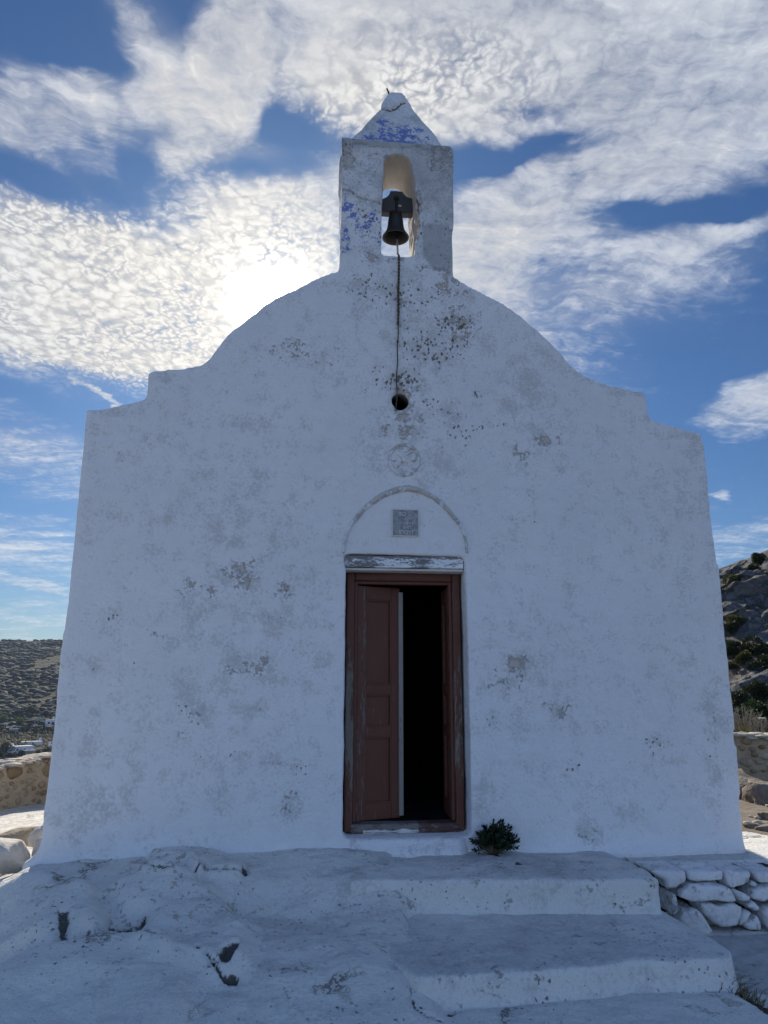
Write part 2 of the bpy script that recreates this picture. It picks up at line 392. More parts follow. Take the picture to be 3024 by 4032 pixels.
def plaster(name, base=(.835, .825, .81), ground=False, cracks=False):
    """many coats of limewash over lime render; wear, bare render and dark pits come from the mesh's own stain map"""
    m, t, b = mat(name, .92, .12)
    p = obco(t)
    wear, tan, pit, blue, grey = (t.attr(a).outputs['Fac'] for a in ('wear', 'tan', 'pit', 'blue', 'grey'))
    big = t.noise(p, 1.3, 4, .6); mid = t.noise(p, 9., 5, .62); fine = t.noise(p, 46., 5, .65); speck = t.noise(p, 27., 3, .7)
    flake = t.voro(t.vmath('ADD', p, t.vmath('SCALE', t.noise(p, 14., 4, .6, out='Color'), scale=.06)), 30., 'F1')
    col = t.mix(t.lin(big, .3, .7), tuple(c*.93 for c in base), base)
    col = t.mix(t.mul(t.lin(mid, .45, .75), .35), col, (base[0]*.84, base[1]*.845, base[2]*.86))
    nz = lambda v, lo=.33, hi=.67: t.lin(v, lo, hi)
    brk = t.add(t.mul(nz(t.noise(p, 6.5, 5, .68)), .55), t.mul(nz(fine), .45))            # broken edges, 0..1
    brk2 = t.add(t.mul(nz(t.noise(t.vmath('ADD', p, (3.1, 7.7, 1.3)), 11., 5, .7)), .6), t.mul(nz(fine, .30, .70), .4))
    brk3 = t.add(t.mul(nz(t.noise(t.vmath('ADD', p, (9.1, 2.7, 5.3)), 19., 5, .72)), .65), t.mul(nz(fine, .30, .70), .35))
    # grey-green weathering that shows through the thin places
    wm = t.step(t.add(t.mul(wear, .52), t.mul(brk, 1.08)), .72, 1.20)
    wc = t.mix(t.noise(p, 5., 3), (.49, .49, .47), (.60, .58, .55))
    col = t.mix(t.mul(wm, .74), col, wc)
    # tan render
    tm = t.step(t.add(t.mul(tan, .56), t.mul(brk2, 1.08)), .96, 1.16)
    tc = t.mix(t.noise(p, 18., 4), (.46, .395, .315), (.64, .57, .48))
    col = t.mix(t.mul(tm, .78), col, tc)
    # grey cement
    gm = t.step(t.add(grey, t.mul(brk, .45)), .50, 1.20)
    gc = t.mix(nz(mid), (.32, .325, .315), (.48, .48, .465))
    col = t.mix(t.mul(gm, .85), col, gc)
    # left-over blue paint
    bm_ = t.step(t.add(t.mul(blue, .50), t.mul(brk3, 1.1)), .78, 1.04)
    bm_ = t.mul(bm_, t.step(blue, .05, .25))
    col = t.mix(t.mul(bm_, .90), col, t.mix(fine, (.055, .105, .40), (.20, .27, .56)))
    # dark pits: chips scattered as separate flecks
    vd = t.voro(t.mapping(t.vmath('ADD', p, t.vmath('SCALE', t.vmath('SUBTRACT', t.noise(p, 40., 3, .6, out='Color'), (.5, .5, .5)), scale=.045)), scale=(1., 1., .72)), 34., 'F1')
    vk = t.voro(t.mapping(p, scale=(1., 1., .72)), 34., 'F1', out='Color')
    rnd = t.sep(vk)[0]
    pm = t.mul(t.step(t.sub(t.mul(t.add(pit, t.mul(t.sub(brk, .5), .5)), .50), vd), .02, .08), t.step(t.add(rnd, t.mul(pit, .75)), .78, .92))
    pm = t.math('MAXIMUM', pm, t.step(t.add(t.mul(pit, 1.), t.mul(brk, .3)), 1.25, 1.35))
    col = t.mix(t.mul(pm, .88), col, t.mix(t.noise(p, 60., 3), (.055, .048, .038), (.24, .195, .145)))
    if ground:
        black = t.attr('black').outputs['Fac']
        km = t.step(t.add(black, t.add(t.mul(t.sub(fine, .5), .7), t.mul(t.sub(brk, .5), .55))), .34, .74)
        col = t.mix(t.mul(km, .93), col, t.mix(brk, (.012, .012, .011), (.085, .082, .07)))
    ck = None
    if cracks:                     # hairline cracks and seams of the rock under the paint
        pw = t.vmath('ADD', p, t.vmath('SCALE', t.vmath('SUBTRACT', t.noise(p, 3., 5, .65, out='Color'), (.5, .5, .5)), scale=.5))
        ve = t.voro(pw, 1.9, 'DISTANCE_TO_EDGE'); gate = t.step(t.noise(t.vmath('ADD', p, (5., 2., 8.)), 1.6, 3), .57, .66)
        ck = t.mul(t.step(ve, .014, .003), gate); seam = t.mul(t.step(ve, .09, .0), gate)
        col = t.mix(t.mul(seam, .30), col, (.36, .34, .30)); col = t.mix(t.mul(ck, .6), col, (.08, .045, .04))
        grit = t.step(t.noise(p, 95., 2, .5), .66, .72); col = t.mix(t.mul(grit, .45), col, (.20, .18, .15))
    t.l.new(col, b.inputs['Base Color'])
    h = t.add(t.mul(fine, .5), t.mul(mid, 1.2))
    h = t.sub(h, t.add(t.mul(wm, .18), t.add(t.mul(tm, .55), t.mul(pm, 1.1))))
    h = t.add(h, t.mul(t.noise(p, 130., 3, .6), .22))
    if ck is not None: h = t.sub(h, t.add(t.mul(ck, 1.2), t.mul(seam, .6)))
    bump(t, b, h, .020, .85)
    return m

def wood_paint(name, paint, bare, amount=.5, axis='z'):
    m, t, b = mat(name, .62, .3)
    p = obco(t)
    sc = {'z': (7, 7, .9), 'x': (2.6, 11, 11)}[axis]
    q = t.mapping(p, scale=sc)
    g = t.noise(q, 17., 6, .70); g2 = t.noise(q, 3.2, 4, .6); fine = t.noise(t.mapping(p, scale=tuple(s*3 for s in sc)), 30., 4, .6)
    wear = t.attr('wear').outputs['Fac']
    k = t.step(t.add(t.add(t.mul(g, .6), t.mul(g2, .5)), t.mul(wear, .35)), .78-.18*amount, .86-.18*amount)
    pc = t.mix(t.noise(p, 8., 4), paint, tuple(c*1.5 for c in paint))
    bc = t.mix(fine, tuple(c*.62 for c in bare), bare)
    t.l.new(t.mix(k, pc, bc), b.inputs['Base Color'])
    t.l.new(t.fmix(k, .5, .9), b.inputs['Roughness'])
    bump(t, b, t.add(t.mul(k, -.6), t.mul(fine, .35)), .004, .6)
    return m

def simple(name, c0, c1, scale=6., rough=.9, bmp=.01, scale2=None, spec=.2, strength=.8):
    m, t, b = mat(name, rough, spec); p = obco(t)
    a = t.noise(p, scale, 6, .65); f = t.noise(p, scale2 or scale*6, 4, .6)
    t.l.new(t.mix(t.lin(t.add(t.mul(a, .7), t.mul(f, .3)), .32, .68), c0, c1), b.inputs['Base Color'])
    if bmp: bump(t, b, t.add(a, t.mul(f, .4)), bmp, strength)
    return m

def stones_mat(name, cols, dark=(.10, .085, .065)):
    """each stone takes its own tone from the 'tone' value of its vertices"""
    m, t, b = mat(name, .9, .15); p = obco(t)
    r = t.new('ShaderNodeValToRGB'); t.l.new(t.attr('tone').outputs['Fac'], r.inputs[0])
    e = r.color_ramp.elements; e[0].color = (*cols[0], 1); e[1].color = (*cols[-1], 1)
    for i, c in enumerate(cols[1:-1]): e.new((i+1)/(len(cols)-1)).color = (*c, 1)
    a = t.noise(p, 9., 6, .65); f = t.noise(p, 60., 4, .6)
    col = t.mix(t.mul(t.lin(a, .48, .70), .55), r.outputs[0], dark)
    col = t.mix(t.mul(t.lin(f, .5, .8), .3), col, (.60, .56, .48))
    t.l.new(col, b.inputs['Base Color']); bump(t, b, t.add(a, t.mul(f, .3)), .02, .8)
    return m

def leaf_mat(name, c0, c1, rough=.5, trans=.25):
    m, t, b = mat(name, rough, .35)
    tone = t.attr('tone').outputs['Fac']
    n = t.noise(obco(t), 30., 2)
    col = t.mix(t.lin(t.add(t.mul(tone, .75), t.mul(n, .25)), .1, .9), c0, c1)
    t.l.new(col, b.inputs['Base Color'])
    if trans:
        tr = t.new('ShaderNodeBsdfTranslucent'); t.l.new(t.mix(1., col, (1.5, 1.6, .8), 'MULTIPLY'), tr.inputs[0])
        mx = t.new('ShaderNodeMixShader'); mx.inputs[0].default_value = trans
        t.l.new(b.outputs[0], mx.inputs[1]); t.l.new(tr.outputs[0], mx.inputs[2])
        t.l.new(mx.outputs[0], t.n['Material Output'].inputs[0])
    return m

M_PLASTER = plaster('limewashed plaster')
M_GROUND = plaster('limewashed rock', (.715, .705, .640), ground=True, cracks=True)
M_STEP = plaster('limewashed step', (.735, .725, .665), ground=True)
M_DOOR = wood_paint('maroon door paint', (.112, .041, .025), (.25, .205, .175), .62)
M_FRAME = wood_paint('maroon frame paint', (.108, .040, .025), (.27, .23, .185), .66)
M_STRIP = wood_paint('bare grey wood', (.25, .225, .19), (.085, .072, .06), .75)
M_LINTEL = wood_paint('flaking white lintel paint', (.66, .67, .67), (.235, .23, .225), .82, 'x')
M_SILL = wood_paint('worn sill paint', (.075, .035, .028), (.26, .235, .21), .75, 'x')
M_YOKE = wood_paint('weathered yoke wood', (.055, .050, .047), (.026, .024, .023), .6, 'x')
M_BELL = simple('dark bronze', (.010, .014, .014), (.030, .036, .033), 12., .55, .004, spec=.5)
M_IRON = simple('rusted iron', (.020, .016, .013), (.055, .036, .026), 30., .8, .003)
M_CHAIN = simple('grey chain', (.16, .16, .16), (.26, .25, .24), 40., .6, .002, spec=.4)
M_ROPE = simple('old rope', (.050, .038, .026), (.15, .115, .075), 40., .95, .004, 220.)
M_INNER = simple('shade-darkened inner plaster', (.030, .030, .032), (.060, .060, .064), 2., .95, .01)  # shade of the interior put into a near-black wall colour
M_TAN = simple('ochre worn limewash', (.44, .36, .25), (.60, .52, .40), 14., .95, .01)
M_PALE = simple('pale worn limewash', (.60, .56, .50), (.74, .71, .66), 16., .95, .01)
M_PLAQUE = simple('grey carved stone', (.15, .155, .15), (.50, .51, .51), 24., .9, .008, 120.)
M_LETTER = simple('limewash left in letters', (.52, .53, .52), (.74, .74, .72), 50., .95, .004)

# ------------------------------------------------------------------ the chapel
def c_(off, sc): return lambda x, y: (off[0]+x/sc, off[1]+y/sc)
L_ = c_((300, 1050), 1.508); R_ = c_((1760, 1050), 1.508); G_ = c_((1250, 320), 2.552)
T_ = c_((1250, 1480), 2.37)
def xz(p, Y=0.):
    q = on_y(p[0], p[1], Y); return (q[0], q[2])
left_edge = [(154, 3370), (167, 3294.6), (176.5, 3185.5), (189.8, 3066.8), (204, 2924.5), (215.9, 2810.6), (227.8, 2678), (243, 2530.7), (256, 2450), (290, 2140), (320, 1850)]
left_top = [L_(*p) for p in [(65, 850), (100, 848), (135, 852), (200, 836), (290, 818), (370, 800), (420, 785), (427, 627), (480, 618), (560, 608), (640, 604), (720, 588), (768, 570), (800, 535), (840, 480), (890, 415), (930, 375), (1000, 325), (1070, 270), (1110, 235), (1150, 205), (1230, 165), (1310, 128), (1380, 92), (1450, 60), (1510, 42)]]
gable = [G_(*p) for p in [(225, 1900), (232, 1700), (240, 1400), (243, 1000), (245, 700), (243, 558), (300, 550), (385, 562), (500, 572), (700, 587), (900, 610), (1100, 625), (1215, 630), (1340, 642), (1372, 662), (1386, 700), (1380, 780), (1376, 1100), (1380, 1450), (1368, 1500), (1360, 1800), (1358, 1950)]]
right_top = [R_(*p) for p in [(90, 92), (150, 125), (220, 165), (300, 200), (360, 238), (400, 270), (460, 312), (520, 365), (580, 420), (640, 475), (690, 525), (740, 580), (790, 622), (850, 655), (920, 685), (960, 697), (1030, 713), (1100, 730), (1160, 743), (1182, 757), (1192, 790), (1200, 850), (1212, 900), (1250, 915), (1330, 940), (1420, 962), (1515, 985)]]
right_edge = [(2775, 1760), (2812.9, 2100), (2832, 2252.9), (2858.8, 2523.4), (2879, 2723.3), (2894, 2888), (2911.7, 3064), (2926.4, 3217), (2934, 3323)]
outline = [xz(p) for p in left_edge+left_top+gable+right_top+right_edge]
outline = [(outline[0][0]-.02, -.6)] + outline + [(outline[-1][0]+.01, -.6)]
opening = [xz(G_(*p)) for p in [(645, 1738), (720, 1738), (850, 1750), (920, 1755), (975, 1742), (985, 1560), (1000, 1430), (990, 1300), (985, 1150), (972, 1000), (945, 860), (928, 790), (900, 757), (850, 737), (790, 731), (720, 746), (684, 790), (672, 950), (660, 1180), (655, 1350)]]
doorhole = [(-.462, .085), (.466, .085), (.464, 1.0), (.461, 2.117), (-.478, 2.122), (-.466, 2.0), (-.460, 1.0)]
RH = (-.043, 3.376, .070)
rhole = [(RH[0]+RH[2]*math.cos(a)*(1+.04*math.sin(3*a)), RH[1]+RH[2]*1.02*math.sin(a)) for a in np.linspace(0, 2*math.pi, 24, endpoint=False)]
bm = prism_bm(outline, 0., .5, (opening, doorhole, rhole))
for v in bm.verts:                 # the round hole widens inwards
    if v.co.y > .4 and math.hypot(v.co.x-RH[0], v.co.z-RH[1]) < .1: v.co.x = RH[0]+(v.co.x-RH[0])*2.6; v.co.z = RH[1]+.02+(v.co.z-RH[1])*2.6
GZ = 4.52                         # where the gable grows out of the wall
tmp = bpy.data.meshes.new('t'); bm.to_mesh(tmp); bm.free()
bm = bmesh.new(); bm.from_mesh(tmp); bpy.data.meshes.remove(tmp)
box(bm, xz(G_(221, 700), .3)[0], -.50, .24, .49, 5.58, 5.80)                # rendered ledge on the gable's left flank
me = remesh(bm, .0195, 3, .5)
V = get_co(me); N = get_no(me)
front = np.clip(-N[:, 1], 0, 1)
disp = .012*fbm(V, .9, 3, 3) + .006*fbm(V, 4.5, 3, 5) + .0028*fbm(V, 18, 2, 8)
disp = disp*np.where(V[:, 2] > GZ, 1.0, 1.0)
V2 = V + N*disp[:, None]
# ragged broken arris on the gable's right-hand jamb
gj = np.exp(-((V[:, 0]-.09)/.06)**2-((V[:, 2]-5.05)/.22)**2)*(V[:, 1] < .2)
V2 = V2 - N*(gj*np.clip(.5+1.2*fbm(V, 16, 3, 21), 0, 1)*.055)[:, None]
# cove where wall meets rock
k = np.exp(-np.clip(V[:, 2]+.03, 0, 9)/.055)
V2[:, 1] -= front*k*.075*(.7+.5*fbm(V, 1.7, 2, 31))
lf = (V[:, 0] < -2.1)*np.clip(-N[:, 0], 0, 1); V2[:, 0] -= lf*k*.10
set_co(me, V2)

ppm = 5.86/1597
def gsum(V, lst, f=lambda x, y: (x*S, y*S), sc=1.):
    o = np.zeros(len(V))
    for q in lst:
        x, y, rx, ry = q[:4]; a = q[4] if len(q) > 4 else 1.
        c = xz(f(x, y)); k = ppm*sc
        o = np.maximum(o, a*np.exp(-.75*(((V[:, 0]-c[0])/(rx*k))**2+((V[:, 2]-c[1])/(ry*k))**2)))
    return o
A_ = c_((200, 1700), 1.3008); B_ = c_((1650, 1200), 1.0058)
sA, sB, sG, sT = 1/1.3008/S, 1/1.0058/S, 1/2.552/S, 1/2.37/S
def mx(*a): return np.maximum.reduce(a)
wear = mx(
 gsum(V, [(750, 900, 170, 120, .8), (1150, 960, 150, 130, .8), (1000, 1180, 250, 90, .82), (750, 1400, 170, 120, .85), (1000, 1430, 250, 70, .75), (900, 1680, 230, 90, .7), (1170, 1690, 150, 70, .8), (1250, 1920, 90, 60, .8), (300, 950, 80, 80, .85), (240, 1210, 70, 70, .9), (200, 1640, 90, 90, .75), (290, 1900, 130, 110, .9), (130, 2000, 90, 130, .85), (80, 1500, 60, 500, .55), (970, 740, 160, 100, .8), (1190, 800, 90, 70, .8), (400, 1500, 300, 160, .5), (1350, 1150, 110, 140, .7), (800, 1850, 300, 90, .6)], A_, sA),
 gsum(V, [(430, 330, 90, 190, .95), (370, 420, 70, 90, .85), (480, 530, 90, 60, .85), (500, 210, 50, 60, .9), (400, 1430, 80, 80, .9), (350, 1500, 110, 50, .9), (440, 1490, 90, 50, .85), (560, 1600, 90, 50, .85), (250, 1950, 60, 90, .85), (680, 2090, 80, 55, .9), (830, 2020, 80, 60, .8), (240, 1650, 90, 170, .65), (960, 1760, 90, 80, .7), (1090, 580, 60, 60, .9), (870, 345, 130, 28, .95), (1160, 1600, 80, 160, .8), (1175, 1900, 50, 150, .85), (1000, 1450, 200, 300, .48), (700, 1900, 400, 130, .5), (330, 180, 60, 60, .6), (760, 310, 120, 22, .8), (520, 140, 150, 30, .7), (1050, 520, 110, 25, .95)], B_, sB),
 gsum(V, [(860, 640, 160, 80, .85), (930, 740, 130, 110, .9), (990, 690, 60, 70, .95), (870, 820, 90, 40, 1.), (790, 620, 80, 50, .8), (880, 890, 60, 40, .9), (875, 930, 70, 40, .85), (820, 970, 60, 90, .75), (940, 1000, 90, 90, .75), (650, 770, 90, 60, .7), (740, 800, 120, 90, .55), (345, 818, 50, 14, .95), (240, 892, 60, 12, .85), (960, 900, 70, 60, .7)]),
 gsum(V, [(500, 1450, 200, 300, .7), (800, 1950, 500, 130, .8), (1200, 900, 160, 260, .72), (1150, 1700, 200, 250, .85), (560, 1750, 200, 150, .75), (420, 750, 160, 200, .55)], G_, sG))
tan = mx(
 gsum(V, [(970, 700, 90, 70, .95), (1000, 780, 55, 50, .9), (690, 790, 50, 50, .75), (820, 800, 40, 40, .75), (1200, 800, 65, 70, .85), (1055, 1190, 70, 45, 1.), (960, 1230, 80, 26, 1.), (590, 1050, 60, 24, .75), (740, 1460, 50, 50, .75), (1170, 1700, 90, 40, .65), (680, 1545, 30, 40, .75), (1230, 1920, 60, 50, .7)], A_, sA),
 gsum(V, [(500, 540, 55, 45, .95), (410, 590, 40, 45, .85), (395, 1425, 55, 45, .95), (330, 1500, 60, 40, .8), (545, 1605, 65, 30, .9), (10, 455, 30, 30, .9), (690, 2090, 50, 40, .7)], B_, sB),
 gsum(V, [(970, 612, 36, 38, 1.), (990, 700, 40, 55, .85), (880, 890, 50, 34, .9), (870, 925, 44, 26, .85), (865, 640, 14, 60, .8), (860, 700, 12, 60, .7), (640, 760, 80, 40, .66), (872, 845, 40, 30, .9)]),
 gsum(V, [(650, 610, 640, 60, 1.7), (1290, 655, 100, 50, .95), (1250, 790, 160, 150, 1.35), (300, 700, 90, 260, 1.25), (1010, 1230, 50, 130, 1.7), (1000, 1420, 60, 60, 1.5), (1060, 1880, 130, 70, .95), (760, 1790, 70, 60, .9), (830, 1810, 60, 120, .85), (480, 1350, 60, 30, .9), (1330, 2050, 60, 90, 1.), (540, 1790, 60, 90, .85), (720, 760, 200, 40, .85)], G_, sG))
crack = [xz(G_(*p)) for p in [(262, 1085), (330, 1105), (400, 1155), (520, 1190), (620, 1215), (650, 1235)]]
patch_top = [xz(G_(*p)) for p in [(1040, 1425), (1130, 1400), (1220, 1410), (1290, 1450), (1350, 1500)]]
ld = line_d(V[:, 0], V[:, 2], crack); ld2 = line_d(V[:, 0], V[:, 2], patch_top)
tan = mx(tan, np.exp(-(ld/.018)**2), .95*np.exp(-(ld2/.016)**2))
inside = (V[:, 1] > .035) & (V[:, 1] < .47) & (np.abs(V[:, 0]+.06) < .2) & (V[:, 2] > 4.72) & (V[:, 2] < 5.72) & (front < .6)
tan = np.where(inside, np.where(V[:, 2] > 5.1, 2.0, 1.35), tan)
pit = mx(
 gsum(V, [(1290, 1750, 36, 70, 1.), (1090, 1410, 50, 22, .95), (740, 1640, 50, 40, .85), (920, 1650, 30, 24, .95), (1050, 1610, 26, 26, .9), (760, 780, 36, 40, .85), (320, 960, 60, 34, .95), (225, 1200, 15, 18, 1.2), (1270, 1830, 24, 50, .9), (680, 1420, 60, 30, .8), (420, 1180, 14, 14, 1.1), (422, 2008, 12, 12, 1.2), (165, 1588, 10, 10, 1.2)], A_, sA),
 gsum(V, [(110, 90, 110, 130, .9), (60, 210, 80, 60, .95), (170, 95, 30, 60, 1.05), (220, 370, 40, 40, .9), (230, 480, 100, 22, .8), (340, 480, 26, 18, .95), (620, 1830, 50, 34, .9), (930, 1750, 90, 50, .8), (570, 1390, 40, 14, .85), (270, 1600, 60, 90, .7), (1170, 1750, 50, 160, .8), (740, 2140, 8, 8, 1.2)], B_, sB),
 gsum(V, [(860, 640, 130, 50, .85), (930, 750, 100, 60, .92), (870, 820, 80, 30, 1.05), (990, 700, 36, 40, 1.), (790, 600, 60, 30, .85), (470, 690, 1, 1, 0), (940, 870, 40, 30, .8), (985, 930, 60, 60, .75)]),
 gsum(V, [(520, 1345, 60, 20, 1.15), (560, 905, 14, 34, 1.2), (1100, 1105, 60, 30, 1.), (480, 1740, 60, 22, 1.1), (565, 1820, 26, 70, 1.1), (450, 1805, 28, 30, 1.1), (1190, 1285, 20, 12, 1.2), (540, 1500, 120, 120, .8), (1040, 1640, 20, 14, 1.2), (1285, 1915, 60, 16, 1.1), (1003, 1530, 16, 50, 1.2), (1060, 1870, 110, 50, .95), (350, 1910, 60, 24, .95), (760, 1940, 40, 34, .95), (1005, 1230, 36, 90, 1.3), (1000, 1440, 40, 40, 1.2), (860, 860, 1, 1, 0), (1325, 1775, 18, 18, 1.1), (300, 1600, 12, 24, 1.1)], G_, sG))
pit = np.where(inside, pit*.3, pit)
blue = gsum(V, [(290, 1250, 60, 100, 1.), (350, 1355, 50, 50, .95), (285, 1560, 44, 100, .95), (300, 1690, 70, 50, .9), (610, 1620, 30, 80, .85), (560, 1350, 60, 60, .75), (450, 1480, 140, 140, .6)], G_, sG)
blue = np.where(inside, 0, blue)
rp = [xz(G_(*p)) for p in [(1045, 1440), (1130, 1405), (1220, 1415), (1290, 1455), (1372, 1515), (1362, 1960), (1150, 1900), (1060, 1780), (1030, 1650)]]
grey = mx(.95*sstep(.02, -.03, poly_sd(V[:, 0], V[:, 2], rp))*(V[:, 1] < .6), gsum(V, [(300, 780, 70, 260, .62), (1260, 790, 130, 110, .6)], G_, sG),
          gsum(V, [(590, 1300, 90, 60, .0)]))
grey = np.where(inside, 0, grey)
soft = .42+.34*gsum(V, [(950, 1250, 520, 520, 1.), (300, 1800, 260, 330, .8), (1000, 1700, 450, 300, .7)], A_, sA)+.30*gsum(V, [(420, 420, 170, 260, 1.), (440, 1480, 260, 200, .9), (1120, 1600, 140, 420, .8)], B_, sB)+.42*fbm(V, .75, 4, 90)+.18*fbm(V, 2.6, 3, 91)-.15*sstep(.35, .1, V[:, 2])
wear = np.maximum(wear*1.10, np.clip(soft*.84, 0, .85)); ong = sstep(4.40, 4.80, V[:, 2]+.10*fbm(V, 2.5, 3, 99))
grey = np.where(inside, grey, np.maximum(grey, ong*(.55+.45*fbm(V, 2.2, 3, 92)+.45*np.exp(-((V[:, 2]-5.80)/.10)**2))))
wear = np.maximum(wear, ong*(.62+.3*fbm(V, 2.5, 3, 93))); pit = np.where((ong > .5) & ~inside, np.maximum(pit, .34+.55*fbm(V, 3., 3, 94)), np.maximum(pit*np.where(V[:, 2] < 2.3, .72, .90), .02+.42*fbm(V, 1.1, 3, 95)))
for nme, a in (('wear', wear), ('tan', tan), ('pit', pit), ('blue', blue), ('grey', grey)): set_attr(me, nme, a)

chapel = thing('chapel', 'whitewashed stone chapel with a scalloped front and an open bell gable', 'chapel', (0, 0, 0))
# the one plastered skin is cut where the gable starts, so that the gable is a part of its own
def split(me, keep):
    bm = bmesh.new(); bm.from_mesh(me)
    bmesh.ops.delete(bm, geom=[f for f in bm.faces if not keep(f.calc_center_median())], context='FACES')
    m2 = bpy.data.meshes.new('part'); bm.to_mesh(m2); bm.free(); return m2
isg = lambda c: c.z > GZ and -.66 < c.x < .55
facade = link('facade', split(me, lambda c: not isg(c)), M_PLASTER, chapel)
bgable = link('bell_gable', split(me, isg), M_PLASTER, chapel)
facade['label'] = 'patchy whitewashed front wall'
bpy.data.meshes.remove(me)

# pyramid cap
capL = [(385, 565), (450, 505), (500, 440), (560, 365), (640, 272), (640, 236), (672, 185), (704, 140), (740, 120)]
capR = [(1220, 640), (1175, 575), (1125, 505), (1062, 430), (985, 330), (950, 290), (925, 240), (885, 180), (840, 136)]
def cap_rows():
    zl = [(xz(G_(*p), .10+.16*i/8)) for i, p in enumerate(capL)]; zr = [(xz(G_(*p), .10+.16*i/8)) for i, p in enumerate(capR)]
    zs = np.linspace(5.80, min(zl[-1][1], zr[-1][1]), 26)
    def ext(q):                    # carry the slope on below the visible foot
        (xa, za), (xb, zb_) = q[0], q[2]; return [(xa+(5.78-za)*(xb-xa)/(zb_-za), 5.78)]+q
    zl, zr = ext(zl), ext(zr)
    xl = np.interp(zs, [q[1] for q in zl], [q[0] for q in zl]); xr = np.interp(zs, [q[1] for q in zr], [q[0] for q in zr])
    return zs, xl, xr
zs, xl, xr = cap_rows(); bm = bmesh.new(); rows = []
w0 = xr[0]-xl[0]
for z, a, b_ in zip(zs, xl, xr):
    d = .235*(b_-a)/w0; yc = .26; rows.append([bm.verts.new(p) for p in ((a, yc-d, z), (b_, yc-d, z), (b_, yc+d, z), (a, yc+d, z))])
for r0, r1 in zip(rows[:-1], rows[1:]):
    for i in range(4): bm.faces.new((r0[i], r0[(i+1) % 4], r1[(i+1) % 4], r1[i]))
bm.faces.new(rows[0][::-1]); top = bm.faces.new(rows[-1])
bmesh.ops.recalc_face_normals(bm, faces=bm.faces)
me = remesh(bm, .012, 2, .5); V = get_co(me); N = get_no(me)
ckl = [xz(G_(*p), .15) for p in [(640, 245), (690, 262), (735, 276), (775, 258), (800, 235), (835, 212), (850, 192), (885, 176)]]
ck = np.exp(-(line_d(V[:, 0]+.010*fbm(V, 25, 2, 3), V[:, 2]+.010*fbm(V, 25, 2, 4), ckl)/.011)**2)*(N[:, 1] < .3)
set_co(me, V + N*(.008*fbm(V, 6, 3, 40)+.003*fbm(V, 24, 2, 41)-.016*ck)[:, None])
set_attr(me, 'pit', np.clip(mx(1.7*ck, gsum(V, [(640, 395, 60, 20, 1.), (830, 590, 40, 14, 1.), (590, 410, 40, 40, .8), (900, 500, 60, 60, .75)], G_, sG)), 0, 2))
set_attr(me, 'blue', gsum(V, [(675, 325, 80, 70, 1.05), (520, 525, 90, 60, 1.1), (650, 545, 130, 46, 1.05), (880, 430, 110, 90, 1.1), (965, 500, 60, 50, 1.05), (790, 590, 330, 60, 1.3), (800, 480, 240, 120, .85), (1060, 580, 70, 40, 1.05), (1030, 420, 60, 50, .95), (770, 400, 60, 40, .8), (1100, 540, 40, 60, .8)], G_, sG))
set_attr(me, 'tan', gsum(V, [(850, 610, 300, 20, .9)], G_, sG)); set_attr(me, 'grey', np.clip(.52+.45*fbm(V, 3., 3, 97), 0, 1.)); set_attr(me, 'wear', np.clip(.7+.3*fbm(V, 3., 3, 98), 0, 1))
gcap = link('gable_cap', me, M_PLASTER, bgable); gcap['label'] = 'pyramid cap with flaking blue paint and a cracked tip'
a, b_ = on_y(*G_(722, 150), .27), on_y(*G_(697, 72), .27)
Vt, Ft = tube_np([a-(b_-a)*.6, a*.5+b_*.5+np.array([.004, 0, 0]), b_], [.009, .008, .007], 8)
from_np('rebar', Vt, Ft, M_IRON, gcap, True)

# nave behind the front: thick side walls, a barrel vault, an apse end; hollow and dark inside
bm = bmesh.new()
def nave_profile(x0, zt, rise, n=18):
    return [(-x0, -.6)] + [(-x0*math.cos(math.pi*i/n), zt+rise*math.sin(math.pi*i/n)) for i in range(n+1)] + [(x0, -.6)]
po = nave_profile(2.02, 2.72, 1.02); pi_ = nave_profile(1.62, 2.60, 1.0)
cx0 = .26
ro = [[bm.verts.new((x+cx0, y, z)) for x, z in po] for y in (.46, 2.6, 4.8, 6.9)]
for r0, r1 in zip(ro[:-1], ro[1:]):
    for i in range(len(po)-1): bm.faces.new((r0[i], r0[i+1], r1[i+1], r1[i]))
bm.faces.new(ro[-1]); bmesh.ops.recalc_face_normals(bm, faces=bm.faces)
nave = from_bm('nave', bm, M_PLASTER, chapel)
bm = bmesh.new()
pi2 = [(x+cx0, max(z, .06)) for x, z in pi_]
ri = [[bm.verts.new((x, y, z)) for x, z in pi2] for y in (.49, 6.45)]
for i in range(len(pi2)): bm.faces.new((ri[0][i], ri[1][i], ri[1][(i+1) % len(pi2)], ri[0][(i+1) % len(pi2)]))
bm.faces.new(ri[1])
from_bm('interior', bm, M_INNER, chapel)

# lintel, relief arch, medallion, plaque
def rough_box(name, m, parent, x0, x1, y0, y1, z0, z1, vox=.012, amp=.004, seed=0, wearf=None):
    bm = bmesh.new(); box(bm, x0, x1, y0, y1, z0, z1); me = remesh(bm, vox, 1, .5)
    V = get_co(me); N = get_no(me); set_co(me, V+N*(amp*fbm(V*np.array([1, 4, 4]), 6, 3, seed))[:, None])
    set_attr(me, 'wear', np.zeros(len(V)) if wearf is None else wearf(V)); return link(name, me, m, parent)
lw = lambda V: .34*sstep(-.15, -.32, V[:, 0])+.30*np.exp(-((V[:, 0]-.12)/.09)**2)+.16+.25*np.exp(-((V[:, 2]-2.11)/.02)**2)
lintel = rough_box('lintel', M_LINTEL, chapel, -.474, .450, .014, .22, 2.022, 2.114, .008, .004, 50, lw)
lintel['label'] = 'timber lintel with flaking white paint'
rough_box('lintel_edge', M_PALE, lintel, -.47, .455, .03, .2, 2.0, 2.0205, .006, .002, 51)
